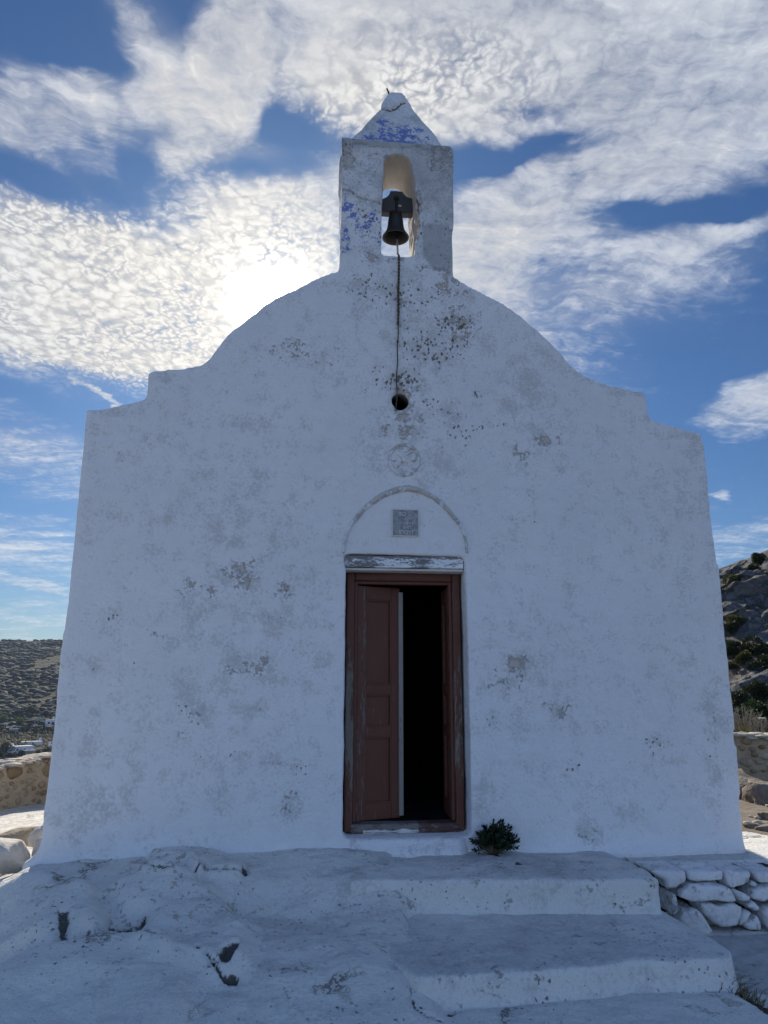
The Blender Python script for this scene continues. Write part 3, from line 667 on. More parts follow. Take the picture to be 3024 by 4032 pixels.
ap = [xz(T_(*p)) for p in [(243, 1650), (250, 1560), (268, 1490), (310, 1395), (400, 1275), (500, 1187), (620, 1108), (740, 1062), (850, 1050), (950, 1070), (1080, 1135), (1200, 1235), (1300, 1352), (1358, 1460), (1385, 1560), (1392, 1650)]]
def dense(p, n):
    p = np.array(p); t = np.r_[0, np.cumsum(np.hypot(*np.diff(p, axis=0).T))]; q = np.linspace(0, t[-1], n)
    return np.c_[np.interp(q, t, p[:, 0]), np.interp(q, t, p[:, 1])]
apd = dense(ap, 90); Vv = []; Ff = []
tn = np.gradient(apd, axis=0); tn /= np.linalg.norm(tn, axis=1)[:, None]; nn_ = np.c_[-tn[:, 1], tn[:, 0]]
for i, (p, q) in enumerate(zip(apd, nn_)):
    u = i/89; wd = .011+.016*math.sin(math.pi*u)**1.5; wob = .004*float(fbm(np.array([[p[0], 0, p[1]]]), 14, 2, 60)[0])
    for j in range(9):
        s = -1+j/4; Vv.append((p[0]+q[0]*(s*wd+wob), -.011-.011*(1-s*s)**.7+.012*abs(s)**3, p[1]+q[1]*(s*wd+wob)))
for i in range(89):
    for j in range(8): Ff.append((i*9+j, i*9+j+1, (i+1)*9+j+1, (i+1)*9+j))
arch = from_np('arch_moulding', Vv, Ff, M_PLASTER, chapel, True)
u = np.repeat(np.linspace(0, 1, 90), 9); Va = np.array(Vv)
set_attr(arch.data, 'tan', .60+.42*np.sin(np.pi*u)+.2*fbm(Va, 9, 3, 61)); set_attr(arch.data, 'wear', .5+0*u)
for k_ in ('pit', 'blue', 'grey'): set_attr(arch.data, k_, 0*u)
# medallion: ring with a rosette of crossing arms, nearly drowned in limewash
acc = Acc(); mc = xz(T_(808, 785)); mr = .118
def lump(cx_, cz_, rx, rz, ang, dep=.012, tone=.8):
    V, Fc = ICO[3]; V = V*np.array([rx, dep, rz]); c, s = math.cos(ang), math.sin(ang)
    V = np.c_[V[:, 0]*c-V[:, 2]*s+cx_, V[:, 1]-.006, V[:, 0]*s+V[:, 2]*c+cz_]; acc.put(V, Fc, tone*1.05)
n = 48; Vr = []; Fr = []
for i in range(n):
    a = 2*math.pi*i/n
    for j in range(8):
        bb = 2*math.pi*j/8; r_ = mr+.013*math.cos(bb); Vr.append((mc[0]+r_*math.cos(a), -.006-.010*math.sin(bb), mc[1]+r_*1.06*math.sin(a)))
    for j in range(8): Fr.append((i*8+j, i*8+(j+1) % 8, ((i+1) % n)*8+(j+1) % 8, ((i+1) % n)*8+j))
Fr = np.array(Fr); Fr = np.concatenate([Fr[:, [0, 1, 2]], Fr[:, [0, 2, 3]]])
acc.put(Vr, Fr, .72+.35*np.abs(np.sin(np.repeat(np.arange(48), 8)/48*2*math.pi)))
for a in (R(45), R(135), R(225), R(315)): lump(mc[0]+.052*math.cos(a), mc[1]+.052*math.sin(a), .046, .013, a, .012, .92)
for a, t_ in ((0, 1.), (R(180), 1.), (R(90), .6), (R(270), .5)): lump(mc[0]+.078*math.cos(a), mc[1]+.078*math.sin(a), .024, .017, a, .010, t_)
lump(mc[0], mc[1], .02, .02, 0, .014, .5); lump(mc[0], mc[1]+.088, .06, .018, 0, .008, 1.)
med = acc.obj('medallion', M_PLASTER, chapel, True, 'tan')
for k_ in ('pit', 'blue', 'grey', 'wear'): set_attr(med.data, k_, np.full(len(med.data.vertices), .0))
# inscribed plaque
pc = np.array([-.006, 2.372]); bm = bmesh.new(); box(bm, -.108, .096, -.011, .03, 2.272, 2.474, .006)
plaque = from_bm('plaque', bm, M_PLAQUE, chapel); plaque['label'] = 'small grey stone plaque with worn letters'
lets = bmesh.new()
def word(txt, x, z, size):
    cu = bpy.data.curves.new('w', 'FONT'); cu.body = txt; cu.size = size; cu.extrude = .0022; cu.offset = .0006
    o = bpy.data.objects.new('w', cu); COL.objects.link(o); dg = bpy.context.evaluated_depsgraph_get(); dg.update()
    m_ = bpy.data.meshes.new_from_object(o.evaluated_get(dg)); bpy.data.objects.remove(o); bpy.data.curves.remove(cu)
    xs = get_co(m_); 
    if len(xs): m_.transform(Matrix.Translation((x-(xs[:, 0].max()+xs[:, 0].min())/2, -.0125, z)) @ Matrix.Rotation(R(90), 4, 'X'))
    lets.from_mesh(m_); bpy.data.meshes.remove(m_)
word('\u0395\u039f', -.028, 2.428, .040); word('\u0399 \u2022 \u0399', .030, 2.358, .034); word('\u039a\u0391\u0399\u03a4', .010, 2.326, .030); word('\u0399\u03a0\u039f\u03a5\u0393', .004, 2.282, .042)
from_bm('lettering', lets, M_LETTER, plaque)
bm = bmesh.new()
for a in ((-.114, -.104, 2.262, 2.482), (.092, .102, 2.266, 2.470), (-.104, .092, 2.262, 2.272), (-.104, .092, 2.472, 2.484)): box(bm, a[0], a[1], -.016, .02, a[2], a[3], .003)
from_bm('plaque_border', bm, M_PALE, plaque)

# ---- door case, leaves and sill (the case stands back in the opening)
YF = .15
def wearf(V): return .45*np.exp(-((V[:, 2]-.75)/.45)**2)+.30*np.exp(-((V[:, 2]-1.25)/.3)**2)-.25*(V[:, 2] > 1.85)
frame = rough_box('door_frame', M_FRAME, chapel, -.4493, -.385, YF, YF+.10, .098, 2.008, .010, .003, 70, wearf)
rough_box('jamb', M_FRAME, frame, .384, .4493, YF, YF+.10, .098, 2.008, .010, .003, 71, lambda V: wearf(V)*.9)
rough_box('head', M_FRAME, frame, -.3845, .3835, YF+.002, YF+.10, 1.938, 2.006, .010, .002, 72, lambda V: np.full(len(V), -.4))
for nm, a in (('stop', (-.3846, -.360, YF+.030, YF+.10, .16, 1.937)), ('stop', (.359, .3836, YF+.030, YF+.10, .16, 1.937)), ('stop', (-.3595, .3585, YF+.032, YF+.10, 1.914, 1.9375))):
    o = bxo(nm, M_FRAME, frame, *a, bev=.004); set_attr(o.data, 'wear', np.full(len(o.data.vertices), -.2))
sill = rough_box('door_sill', M_SILL, chapel, -.400, .398, YF-.008, YF+.13, .088, .152, .009, .004, 73, lambda V: .25+.3*(V[:, 0] < .1))
bm = bmesh.new(); box(bm, -.31, .10, YF-.015, YF+.004, .086, .120, .004); me = remesh(bm, .006, 1)
V = get_co(me); V[:, 2] -= .02*np.clip(.5+fbm(V, 9, 3, 74), 0, 1)*(V[:, 2] > .10); set_co(me, V)
link('limewash_splash', me, M_PALE, sill)

def leaf(name, hinge, ang, width, side):
    """a three-panel leaf; hinge (x, y), ang = how far it stands open, side +1 hinged on the left"""
    e = thing(name, None, None, (hinge[0], hinge[1], 0)); del_keys = []
    z0, z1, th = .160, 1.905, .034
    st, parts = .075, []
    M = Matrix.Translation((hinge[0], hinge[1], 0)) @ Matrix.Rotation(ang*side, 4, 'Z')
    def piece(nm, x0, x1, y0, y1, za, zb, m=M_DOOR, par=None, bev=.004, wv=0.):
        bm = bmesh.new(); box(bm, x0*side if side > 0 else -x1, x1 if side > 0 else -x0, y0, y1, za, zb, bev); bm.transform(M)
        me = bpy.data.meshes.new(nm); bm.to_mesh(me); bm.free(); set_attr(me, 'wear', np.full(len(me.vertices), wv)); parts.append(me); return me
    # stiles and rails
    rails = [(z0, z0+.115), (.755, .825), (1.070, 1.140), (1.800, z1)]
    piece('s', 0, st, 0, th, z0, z1, wv=.3); piece('s', width-st, width, 0, th, z0, z1, wv=.05)
    for a, b_ in rails: piece('r', st+.0005, width-st-.0005, .0005, th-.0005, a, b_, wv=.15)
    for (a, b_), (c, d) in zip(rails[:-1], rails[1:]):
        piece('p', st, width-st, .021, th-.004, b_+.0005, c-.0005, wv=.1)                # sunk panel
        q0, q1, zA, zB, g = st, width-st, b_, c, .012
        piece('m', q0, q0+g, .0015, .0205, zA, zB, bev=.003); piece('m', q1-g, q1, .0015, .0205, zA, zB, bev=.003)
        piece('m', q0+g, q1-g, .0015, .0205, zA, zA+g, bev=.003); piece('m', q0+g, q1-g, .0015, .0205, zB-g, zB, bev=.003)
    bm = bmesh.new()
    for m_ in parts: bm.from_mesh(m_); bpy.data.meshes.remove(m_)
    bpy.data.objects.remove(e)
    o = from_bm(name, bm, M_DOOR, chapel)
    return o, M
LW = .372
d1, M1 = leaf('door', (-.357, YF+.062), R(21), LW, 1); d1['label'] = 'half-open maroon panelled door leaf'
bm = bmesh.new(); box(bm, LW-.016, LW+.021, -.017, -.0005, .175, 1.870, .004); bm.transform(M1)
st_ = from_bm('cover_strip', bm, M_STRIP, d1); set_attr(st_.data, 'wear', np.full(len(st_.data.vertices), .0)); st_['label'] = 'bare grey wooden cover strip'
d2, M2 = leaf('door', (.357, YF+.062), R(92), LW, -1); d2['label'] = 'maroon door leaf folded back into the dark'
for z_ in (.62, 1.62):
    Vt, Ft = tube_np([(.356, YF+.052, z_-.045), (.356, YF+.052, z_+.045)], .010, 8); from_np('hinge', Vt, Ft, M_IRON, d2, True)
# plaster sill below the case
bm = bmesh.new(); box(bm, -.470, .470, .03, .5, -.2, .086); me = remesh(bm, .016, 2)
V = get_co(me); N = get_no(me); k = np.exp(-np.clip(V[:, 2]+.0, 0, 9)/.05); V = V+N*(.006*fbm(V, 6, 3, 80))[:, None]; V[:, 1] -= np.clip(-N[:, 1], 0, 1)*(.034+.085*k)*sstep(.49, .36, np.abs(V[:, 0])); set_co(me, V)
for k_ in ('pit', 'blue', 'tan'): set_attr(me, k_, np.zeros(len(V)))
set_attr(me, 'wear', np.full(len(V), .45)); set_attr(me, 'grey', np.full(len(V), .35)); link('threshold', me, M_PLASTER, chapel)

# ------------------------------------------------------------------ bell, yoke, chain and rope
BY = .25
bell = thing('bell', 'dark bronze bell hung from a wooden yoke inside the gable opening', 'bell', (-.045, BY, 5.0))
bc = xz(G_(785, 1350), BY); rim = xz(G_(785, 1588), BY); bx_ = (bc[0]+rim[0])/2
zb, zt = xz(G_(785, 1572), BY)[1], xz(G_(785, 1350), BY)[1]; H = zt-zb
prof = [(.0, 1.0), (.22, 1.0), (.36, .985), (.46, .955), (.52, .89), (.555, .79), (.58, .66), (.605, .52), (.645, .40), (.71, .28), (.81, .17), (.93, .07), (1.0, .012), (1.0, -.012), (.95, -.02), (.86, .03), (.74, .12), (.62, .28), (.54, .5), (.48, .75), (.40, .92), (.0, .95)]
RB = (xz(G_(918, 1580), BY)[0]-xz(G_(650, 1570), BY)[0])/2
V, Fc = [], []; n = 40
for r_, h in prof:
    for k in range(n): a = 2*math.pi*k/n; V.append((bx_+RB*r_*math.cos(a), BY+RB*r_*math.sin(a), zb+H*h))
for i in range(len(prof)-1):
    for k in range(n): Fc.append((i*n+k, i*n+(k+1) % n, (i+1)*n+(k+1) % n, (i+1)*n+k))
from_np('bell_body', V, Fc, M_BELL, bell, True)
yk = [xz(G_(*p), BY) for p in [(600, 1330), (600, 1212), (660, 1204), (690, 1190), (714, 1168), (730, 1128), (800, 1130), (848, 1134), (864, 1160), (892, 1188), (950, 1205), (1010, 1215), (1010, 1350), (935, 1352), (780, 1345)]]
bm = prism_bm(yk, BY-.04, BY+.04); bmesh.ops.bevel(bm, geom=list(bm.edges), offset=.004, segments=1, affect='EDGES')
yo = from_bm('yoke', bm, M_YOKE, bell); set_attr(yo.data, 'wear', np.zeros(len(yo.data.vertices)))
p0 = xz(G_(788, 1210), BY); bm = bmesh.new(); box(bm, p0[0]-.010, p0[0]+.010, BY-.052, BY-.0405, zt-.01, p0[1]+.02, .003); box(bm, p0[0]-.02, p0[0]+.02, BY-.056, BY-.0405, p0[1]-.012, p0[1]+.018, .004)
box(bm, bx_-.05, bx_+.05, BY-.05, BY+.03, zt-.012, zt+.018, .006); from_bm('hanger', bm, M_IRON, bell)
pale = xz(G_(822, 1280), BY); V, Fc = ICO[2]; from_np('pale_scar', V*np.array([.017, .005, .011])+np.array([pale[0], BY-.041, pale[1]]), Fc, M_PALE, yo, True)
cpx = xz(G_(800, 1612), BY)[0]
Vt, Ft = tube_np([(bx_, BY, zt-.05), (cpx, BY, zb+.02), (cpx, BY, zb-.012)], [.006, .008, .014], 8); from_np('clapper', Vt, Ft, M_IRON, bell, True)
# chain from clapper to the sill of the opening, rope from there down the wall into the round hole
rope = thing('bell_rope', 'chain and old rope hanging from the bell down the wall to the round hole', 'rope', (bx_, 0, zb-.03))
acc = Acc(); sill_z = xz(G_(803, 1750))[1]; sx = xz(G_(804, 1752))[0]
P0, P1 = np.array([cpx, BY, zb-.010]), np.array([sx, -.018, sill_z+.004])
nl = 19
for i in range(nl):
    t0 = (i+.5)/nl; c = P0+(P1-P0)*t0; c[2] += -.03*math.sin(math.pi*t0)*0
    d = Vector(P1-P0).normalized(); L = np.linalg.norm(P1-P0)/nl*.72
    s1 = d.cross(Vector((0, 1, 0) if i % 2 else (1, 0, 0))).normalized()
    pts = [Vector(c)+d*(L*math.sin(a))+s1*(.0075*math.cos(a)) for a in np.linspace(0, 2*math.pi, 13)]
    Vt, Ft = tube_np(pts, .0028, 6); acc.put(Vt, Ft)
acc.obj('chain', M_CHAIN, rope, True)
rp_px = [(1571, 1009), (1570, 1080), (1568, 1160), (1569, 1230), (1567, 1275)]
pts = [np.array([sx, -.018, sill_z+.004])]
for x, y in rp_px: p = on_y(x, y, -.022); pts.append(p)
def resample(pts, n):
    p = np.array(pts); t = np.r_[0, np.cumsum(np.linalg.norm(np.diff(p, axis=0), axis=1))]; q = np.linspace(0, t[-1], n)
    return np.c_[[np.interp(q, t, p[:, i]) for i in range(3)]].T
pp = resample(pts, 60); acc = Acc()
for ph in (0, math.pi):
    q = pp.copy(); a = np.arange(60)*1.15+ph; q[:, 0] += .005*np.cos(a); q[:, 1] += .005*np.sin(a); Vt, Ft = tube_np(q, .0062, 6); acc.put(Vt, Ft)
acc.obj('upper_rope', M_ROPE, rope, True)
pp = resample([on_y(1567, 1275, -.022), on_y(1567, 1340, -.020), on_y(1564, 1420, -.018), on_y(1562, 1500, -.020), on_y(1562, 1575, -.016), on_y(1560, 1618, -.012)], 60)
pp[:, 0] += .003*np.sin(np.arange(60)*.3); Vt, Ft = tube_np(pp, .0048, 6); from_np('lower_cord', Vt, Ft, M_ROPE, rope, True)
for (x, y, s_) in ((1567, 1275, .012), (1566, 1345, .010)):
    c = on_y(x, y, -.022); V, Fc = ICO[2]; from_np('knot', V*np.array([s_, s_, s_*1.4])+c, Fc, M_ROPE, rope, True)

# ------------------------------------------------------------------ the ground: one sheet, fine at the chapel's foot, coarse to the horizon
c5 = c_((2500, 3350), 3.166); c6 = c_((0, 3300), 1.508); c7 = c_((1100, 3350), 1659/1600.)
def interp2(x, xs, ys): return np.interp(x, xs, ys)
def base_near(x, y):
    rock = interp2(y, [-20, -6, -3, -2.0, -1.7, -1.5, -1.1, -.8, -.65, -.5, -.25, 0, .4], [-.9, -.55, -.46, -.365, -.30, -.240, -.205, -.145, -.085, -.045, -.008, .018, .0])
    lft = interp2(y, [-20, -6, -3, -2, -1.2, -.80, -.34, 0, .5, 6, 14], [-.9, -.6, -.52, -.46, -.40, -.33, -.075, -.045, -.06, -.28, -.8]) - .34*np.clip(-x-2.5, 0, .6) - .06*np.clip(-x-3.1, 0, 20)
    mid = interp2(y, [-20, -6, -2.2, -1.72, -1.5, -.80, -.70, -.2, .4], [-.9, -.55, -.37, -.345, -.36, -.33, -.16, -.07, -.06])
    rgt = interp2(y, [-20, -6, -2, -.36, -.29, -.21, 1.5, 6, 14], [-.9, -.6, -.42, -.43, -.30, -.066, -.035, -.03, -.3])
    a = sstep(-.17, -.03, x); b = sstep(1.40, 1.58, x); c = sstep(-2.05, -2.62, x)
    z = rock*(1-a)+mid*a; z = z*(1-b)+rgt*b; return z*(1-c)+lft*c
def far_h(x, y):
    r = np.hypot(x, y); a = np.degrees(np.arctan2(x, y))
    L = interp2(r, [0, 13, 40, 150, 350, 520, 650, 760, 1100, 1500, 1750, 5000], [-.5, -1.6, -9, -30, -48, -52, -46, -38, 12, 66, 70, 60])
    Rg = interp2(r, [0, 13, 40, 90, 200, 5000], [-.3, -.6, -2.2, -3, -6, 20])
    B = interp2(r, [0, 13, 60, 400, 2500, 5000], [-.6, -1., -6, -20, 40, 40])
    wr = sstep(4, 17, a)*sstep(112, 96, a); wb = sstep(80, 120, np.abs(a))
    z = L*(1-wr)+Rg*wr; z = z*(1-wb)+B*wb
    P = np.c_[x, y, 0*x]
    k = sstep(60, 500, r)
    return z + k*(5*fbm(P, 1/70., 4, 100)+9*sstep(700, 1300, r)*ridged(P, 1/260., 3, 105)*.5)
px6 = lambda pts, z: np.array([on_z(*c6(*p), z)[:2] for p in pts])
FEAT = []
def near_detail(x, y, z):
    P = np.c_[x, y, 0*x]
    k = sstep(4.5, 2.5, np.hypot(x+.5, y+1.2))
    inrock = sstep(.0, -.55, x)*sstep(.06, -.14, y)
    z = z + (.060*fbm(P, 1.5, 3, 200)+.030*fbm(P, 4.2, 3, 204))*inrock + (.006*fbm(P, 9, 3, 210)+.0025*fbm(P, 30, 3, 213))*k
    blk = np.zeros_like(z)
    near = (np.abs(x) < 3.4) & (y > -2.7) & (y < .3); X, Y = x[near], y[near]; Z = z[near].copy(); K = blk[near]
    jx = .012*fbm(np.c_[X, Y, 0*X], 14, 3, 220); jy = .012*fbm(np.c_[X, Y, 0*X], 14, 3, 223)
    Xj, Yj = X+jx, Y+jy
    def raise_poly(pts, zz, h, edge):
        sd = poly_sd(Xj, Yj, px6(pts, zz)); return h*sstep(edge, -edge, sd)*(.75+.25*sstep(0, -.10, sd))
    def dark(pts, zz, wd, dep, amt=1.):
        nonlocal Z, K
        d = line_d(Xj, Yj, px6(pts, zz)); g = np.exp(-(d/wd)**2); Z = Z-dep*g; K = np.maximum(K, amt*np.exp(-(d/(wd*.95))**2))
    def pitp(pts, zz, dep, edge=.02, amt=1.):
        nonlocal Z, K
        sd = poly_sd(Xj, Yj, px6(pts, zz)); Z = Z-dep*sstep(edge, -edge, sd); K = np.maximum(K, amt*sstep(edge*.7, -edge*.5, sd))
    # long slab under the wall and the one lying below it
    Z = Z + raise_poly([(890, 130), (960, 108), (1150, 112), (1440, 150), (1456, 205), (1435, 232), (1230, 228), (1080, 200), (905, 190)], -.02, .052, .016)
    Z = Z + raise_poly([(805, 245), (900, 212), (1040, 205), (1150, 220), (1200, 250), (1150, 280), (1000, 302), (900, 294), (815, 285)], -.06, .050, .018)
    dark([(868, 165), (880, 200), (960, 205), (1020, 203)], -.04, .016, .05)
    dark([(1165, 222), (1240, 246), (1340, 248), (1445, 246), (1450, 215)], -.05, .018, .05)
    dark([(825, 294), (905, 308), (965, 315), (1015, 314)], -.08, .010, .03); dark([(1050, 302), (1120, 292), (1200, 262)], -.08, .010, .03, .9)
    # broad bench, gullies and lumps lower down
    Z = Z + raise_poly([(640, 470), (900, 420), (1250, 470), (1500, 600), (1480, 760), (1300, 800), (1100, 770), (900, 775), (840, 700), (880, 560), (700, 560)], -.22, .085, .07)
    Z = Z + raise_poly([(-200, 420), (250, 380), (560, 470), (640, 560), (560, 640), (380, 600), (300, 640), (-200, 640)], -.2, .08, .06)
    Z = Z + raise_poly([(-200, 900), (180, 880), (420, 850), (640, 800), (900, 820), (1060, 900), (1150, 1100), (900, 1300), (-300, 1300)], -.34, .07, .06)
    pitp([(322, 618), (392, 612), (398, 640), (382, 660), (392, 690), (345, 688), (335, 655)], -.24, .03, .020, .8)
    pitp([(395, 700), (450, 690), (535, 688), (515, 712), (470, 724), (410, 716)], -.25, .035, .014, .62)
    pitp([(580, 640), (640, 618), (650, 595), (740, 585), (800, 588), (872, 552), (850, 590), (780, 622), (740, 638), (690, 632), (640, 636)], -.22, .055, .018, .95)
    dark([(835, 765), (870, 780), (905, 790), (940, 782), (985, 788), (1040, 776)], -.28, .009, .025, .85)
    pitp([(1150, 802), (1176, 802), (1178, 818), (1155, 818)], -.28, .03, .010)
    pitp([(1285, 830), (1340, 800), (1412, 786), (1405, 815), (1360, 850), (1310, 855)], -.28, .05, .014)
    pitp([(1210, 842), (1260, 862), (1330, 890), (1395, 880), (1410, 890), (1392, 912), (1335, 906), (1270, 875)], -.29, .045, .012)
    pitp([(676, 738), (708, 736), (704, 746), (680, 746)], -.27, .02, .008)
    dark([(330, 345), (360, 358), (395, 366)], -.12, .010, .02, .45)
    d = line_d(Xj, Yj, np.array([on_z(*c7(*p), -.335)[:2] for p in [(690, 650), (720, 632), (760, 624), (860, 615), (960, 608), (1045, 603)]])); Z = Z-.025*np.exp(-(d/.03)**2); K = np.maximum(K, np.exp(-(d/.016)**2))
    d = line_d(Xj, Yj, np.array([on_z(*c7(*p), -.24)[:2] for p in [(540, 520), (533, 545), (552, 578), (600, 590), (665, 596)]])); Z = Z-.012*np.exp(-(d/.012)**2); K = np.maximum(K, .8*np.exp(-(d/.008)**2))
    z[near] = Z; blk[near] = K
    return z, blk
def ground_h(x, y, detail=True):
    x = np.asarray(x, float).ravel(); y = np.asarray(y, float).ravel()
    zn = base_near(x, y); r = np.hypot(x, y); t = sstep(8, 16, r)
    z = zn*(1-t)+far_h(x, y)*t
    z = z + .05*fbm(np.c_[x, y, 0*x], .9, 4, 230)*sstep(3, 4.5, np.hypot(x, y+.5)) 
    if detail: return near_detail(x, y, z)
    return z
def spaced(a, b, h, grow, lim_lo, lim_hi):
    c = list(np.arange(a, b+1e-6, h)); s = h; v = c[-1]
    while v < lim_hi: s *= grow; v += s; c.append(v)
    s = h; v = c[0]; lo = []
    while v > lim_lo: s *= grow; v -= s; lo.append(v)
    return np.array(lo[::-1]+c)
gxs = spaced(-3.3, 3.2, .0135, 1.045, -2100, 2100); gys = spaced(-2.4, .25, .0135, 1.045, -1100, 2400)
GX, GY = np.meshgrid(gxs, gys, indexing='xy'); x, y = GX.ravel(), GY.ravel()
z, blk = ground_h(x, y)
# hidden under the chapel: keep below its floor
ins = (x > -1.7) & (x < 2.2) & (y > .08) & (y < 6.8); z = np.where(ins, np.minimum(z, -.05), z)
nx, ny = len(gxs), len(gys); ii = np.arange(nx*ny).reshape(ny, nx)
Fq = np.stack([ii[:-1, :-1], ii[:-1, 1:], ii[1:, 1:], ii[1:, :-1]], -1).reshape(-1, 4)
ground = from_np('ground', np.c_[x, y, z], Fq, M_GROUND, None, True); tag(ground, None, None, None, 'structure')
P = np.c_[x, y, 0*x]; r = np.hypot(x, y)
path = np.maximum(sstep(1.50, 1.62, x)*sstep(-.55, -.66, y)*sstep(-1.52, -1.42, y), sstep(.25, .5, x)*sstep(-1.98, -2.05, y+.03*fbm(P, 3, 3, 240)))
path = np.maximum(path, sstep(-2.7, -3.2, y))
zz_ = z.reshape(ny, nx); gy_, gx_ = np.gradient(zz_, gys, gxs); slope = np.hypot(gx_, gy_).ravel()
flat_ = sstep(.42, .08, slope)*sstep(-1.9, -1.7, y+.1*fbm(P, 2., 3, 247))*(r < 5)
set_attr(ground.data, 'grey', .22*flat_+np.clip(path*1.3+.62*np.exp(-((x-.6)/.9)**2-((y+.4)/.35)**2)+.14+.45*fbm(P, .9, 3, 241)-.35*sstep(2.45, 2.7, np.abs(x)), 0, 1.4)*(r < 9))
set_attr(ground.data, 'wear', np.clip(.36+.50*fbm(P, 1.1, 3, 242), 0, .8))
set_attr(ground.data, 'tan', np.clip(.55*sstep(-2.55, -2.75, x)*sstep(-.5, .1, y)+.24+.50*fbm(P, 1.3, 4, 243), 0, .75))
set_attr(ground.data, 'pit', np.clip(.25+.5*fbm(P, 2.2, 3, 244), 0, .8))
set_attr(ground.data, 'blue', 0*x); set_attr(ground.data, 'black', blk)
# earth and scree beyond the limewash, scrub country further out
M_EARTH = simple('dry stony earth', (.10, .08, .06), (.22, .185, .145), 1.6, .95, .05, 14.)
def hill_mat():
    m, t, b = mat('maquis hillside', .95, .05); p = obco(t)
    a = t.noise(p, .012, 5, .6); f = t.noise(p, .11, 5, .7); v = t.voro(p, .16, 'F1')
    col = t.mix(t.step(t.add(t.mul(f, .7), t.mul(v, .35)), .42, .66), (.030, .038, .022), (.105, .088, .055))
    stripe = t.noise(t.mapping(p, rot=(0, 0, R(24)), scale=(.25, 1.6, 1.)), .035, 4, .6)
    col = t.mix(t.mul(t.step(stripe, .62, .70), .6), col, (.20, .155, .10))
    col = t.mix(t.step(a, .45, .7), col, (.040, .045, .026))
    t.l.new(col, b.inputs['Base Color']); bump(t, b, t.add(f, v), 2.5, 1.); return m
M_HILL = hill_mat()
ground.data.materials.append(M_EARTH); ground.data.materials.append(M_HILL)
fc = np.c_[x, y][Fq].mean(1); fr = np.hypot(*fc.T)
white = (fc[:, 0] < 2.95+.35*np.sin(fc[:, 1]*5)*.3) & (fc[:, 1] < .75-.25*np.clip(fc[:, 0]-2.5, 0, 9)) | (fc[:, 0] < 1.5)
idx = np.where(white & (fr < 9.5), 0, np.where(fr < 30, 1, 2)); idx = np.where((fc[:, 1] < -6), 1, idx); idx = np.where(fr > 40, 2, idx)
ground.data.polygons.foreach_set('material_index', idx.astype(np.int32))
def gz_at(x, y): return float(ground_h([x], [y])[0][0])

# ------------------------------------------------------------------ the two broad steps
def step_obj(poly, ztop, zbot, name, label, seed, greyf):
    bm = slab_bm(poly, zbot, ztop); me = remesh(bm, .0145, 20, .5); V = get_co(me); N = get_no(me)
    V2 = V + N*(.016*fbm(V, 1.8, 3, seed)+.008*fbm(V, 7, 3, seed+1)+.0022*fbm(V, 26, 2, seed+2))[:, None]
    k = np.exp(-np.clip(V[:, 2]-zbot-.14, 0, 9)/.04); V2[:, 1] -= np.clip(-N[:, 1], 0, 1)*k*.05
    set_co(me, V2); up = np.clip(N[:, 2], 0, 1)
    for k_ in ('blue',): set_attr(me, k_, 0*V[:, 0])
    set_attr(me, 'grey', np.clip(greyf(V, up), 0, 1.3)); set_attr(me, 'wear', np.clip(.5+.4*fbm(V, 1.5, 3, seed+4), 0, 1)); set_attr(me, 'tan', np.clip(.22+.5*fbm(V, 1.8, 3, seed+5), 0, .7))
    set_attr(me, 'pit', np.clip(.3+.5*fbm(V, 2.5, 3, seed+6), 0, .75)); set_attr(me, 'black', np.zeros(len(V)))
    return tag(link(name, me, M_STEP), label, 'step', 'steps up to the door')
pts = [on_z(*c7(*p), -.02)[:2] for p in [(285, 118), (330, 114), (480, 112), (620, 117), (900, 116), (1200, 115), (1400, 114), (1552, 113)]]
us = [tuple(p) for p in pts] + [(1.50, -.55), (1.46, -.30), (1.45, .05), (-.42, .05), (-.40, -.35)]
tread = lambda V, up: .30*sstep(.5, .97, up)+.22+.34*fbm(V, 1.4, 3, 300)
step_obj(us, -.022, -.36, 'step', 'upper limewashed step with a worn grey tread, just below the door', 310, tread)
pts = [on_z(*c7(*p), -.216)[:2] for p in [(545, 505), (585, 515), (640, 512), (700, 508), (860, 500), (1000, 493), (1150, 480), (1300, 468)]] + [on_z(*c5(*p), -.216)[:2] for p in [(0, 1350), (500, 1370), (800, 1350), (1050, 1340), (1200, 1320), (1240, 1280), (1210, 1230), (1150, 1180), (1000, 1090), (850, 1010), (700, 945), (480, 800)]]
ls = [tuple(p) for p in pts] + [(1.50, -.62), (-.30, -.62), (-.38, -1.0), (-.30, -1.4)]
step_obj(ls, -.212, -.50, 'step', 'lower limewashed step, broad and cracked along its foot, nearest the viewer', 330, tread)

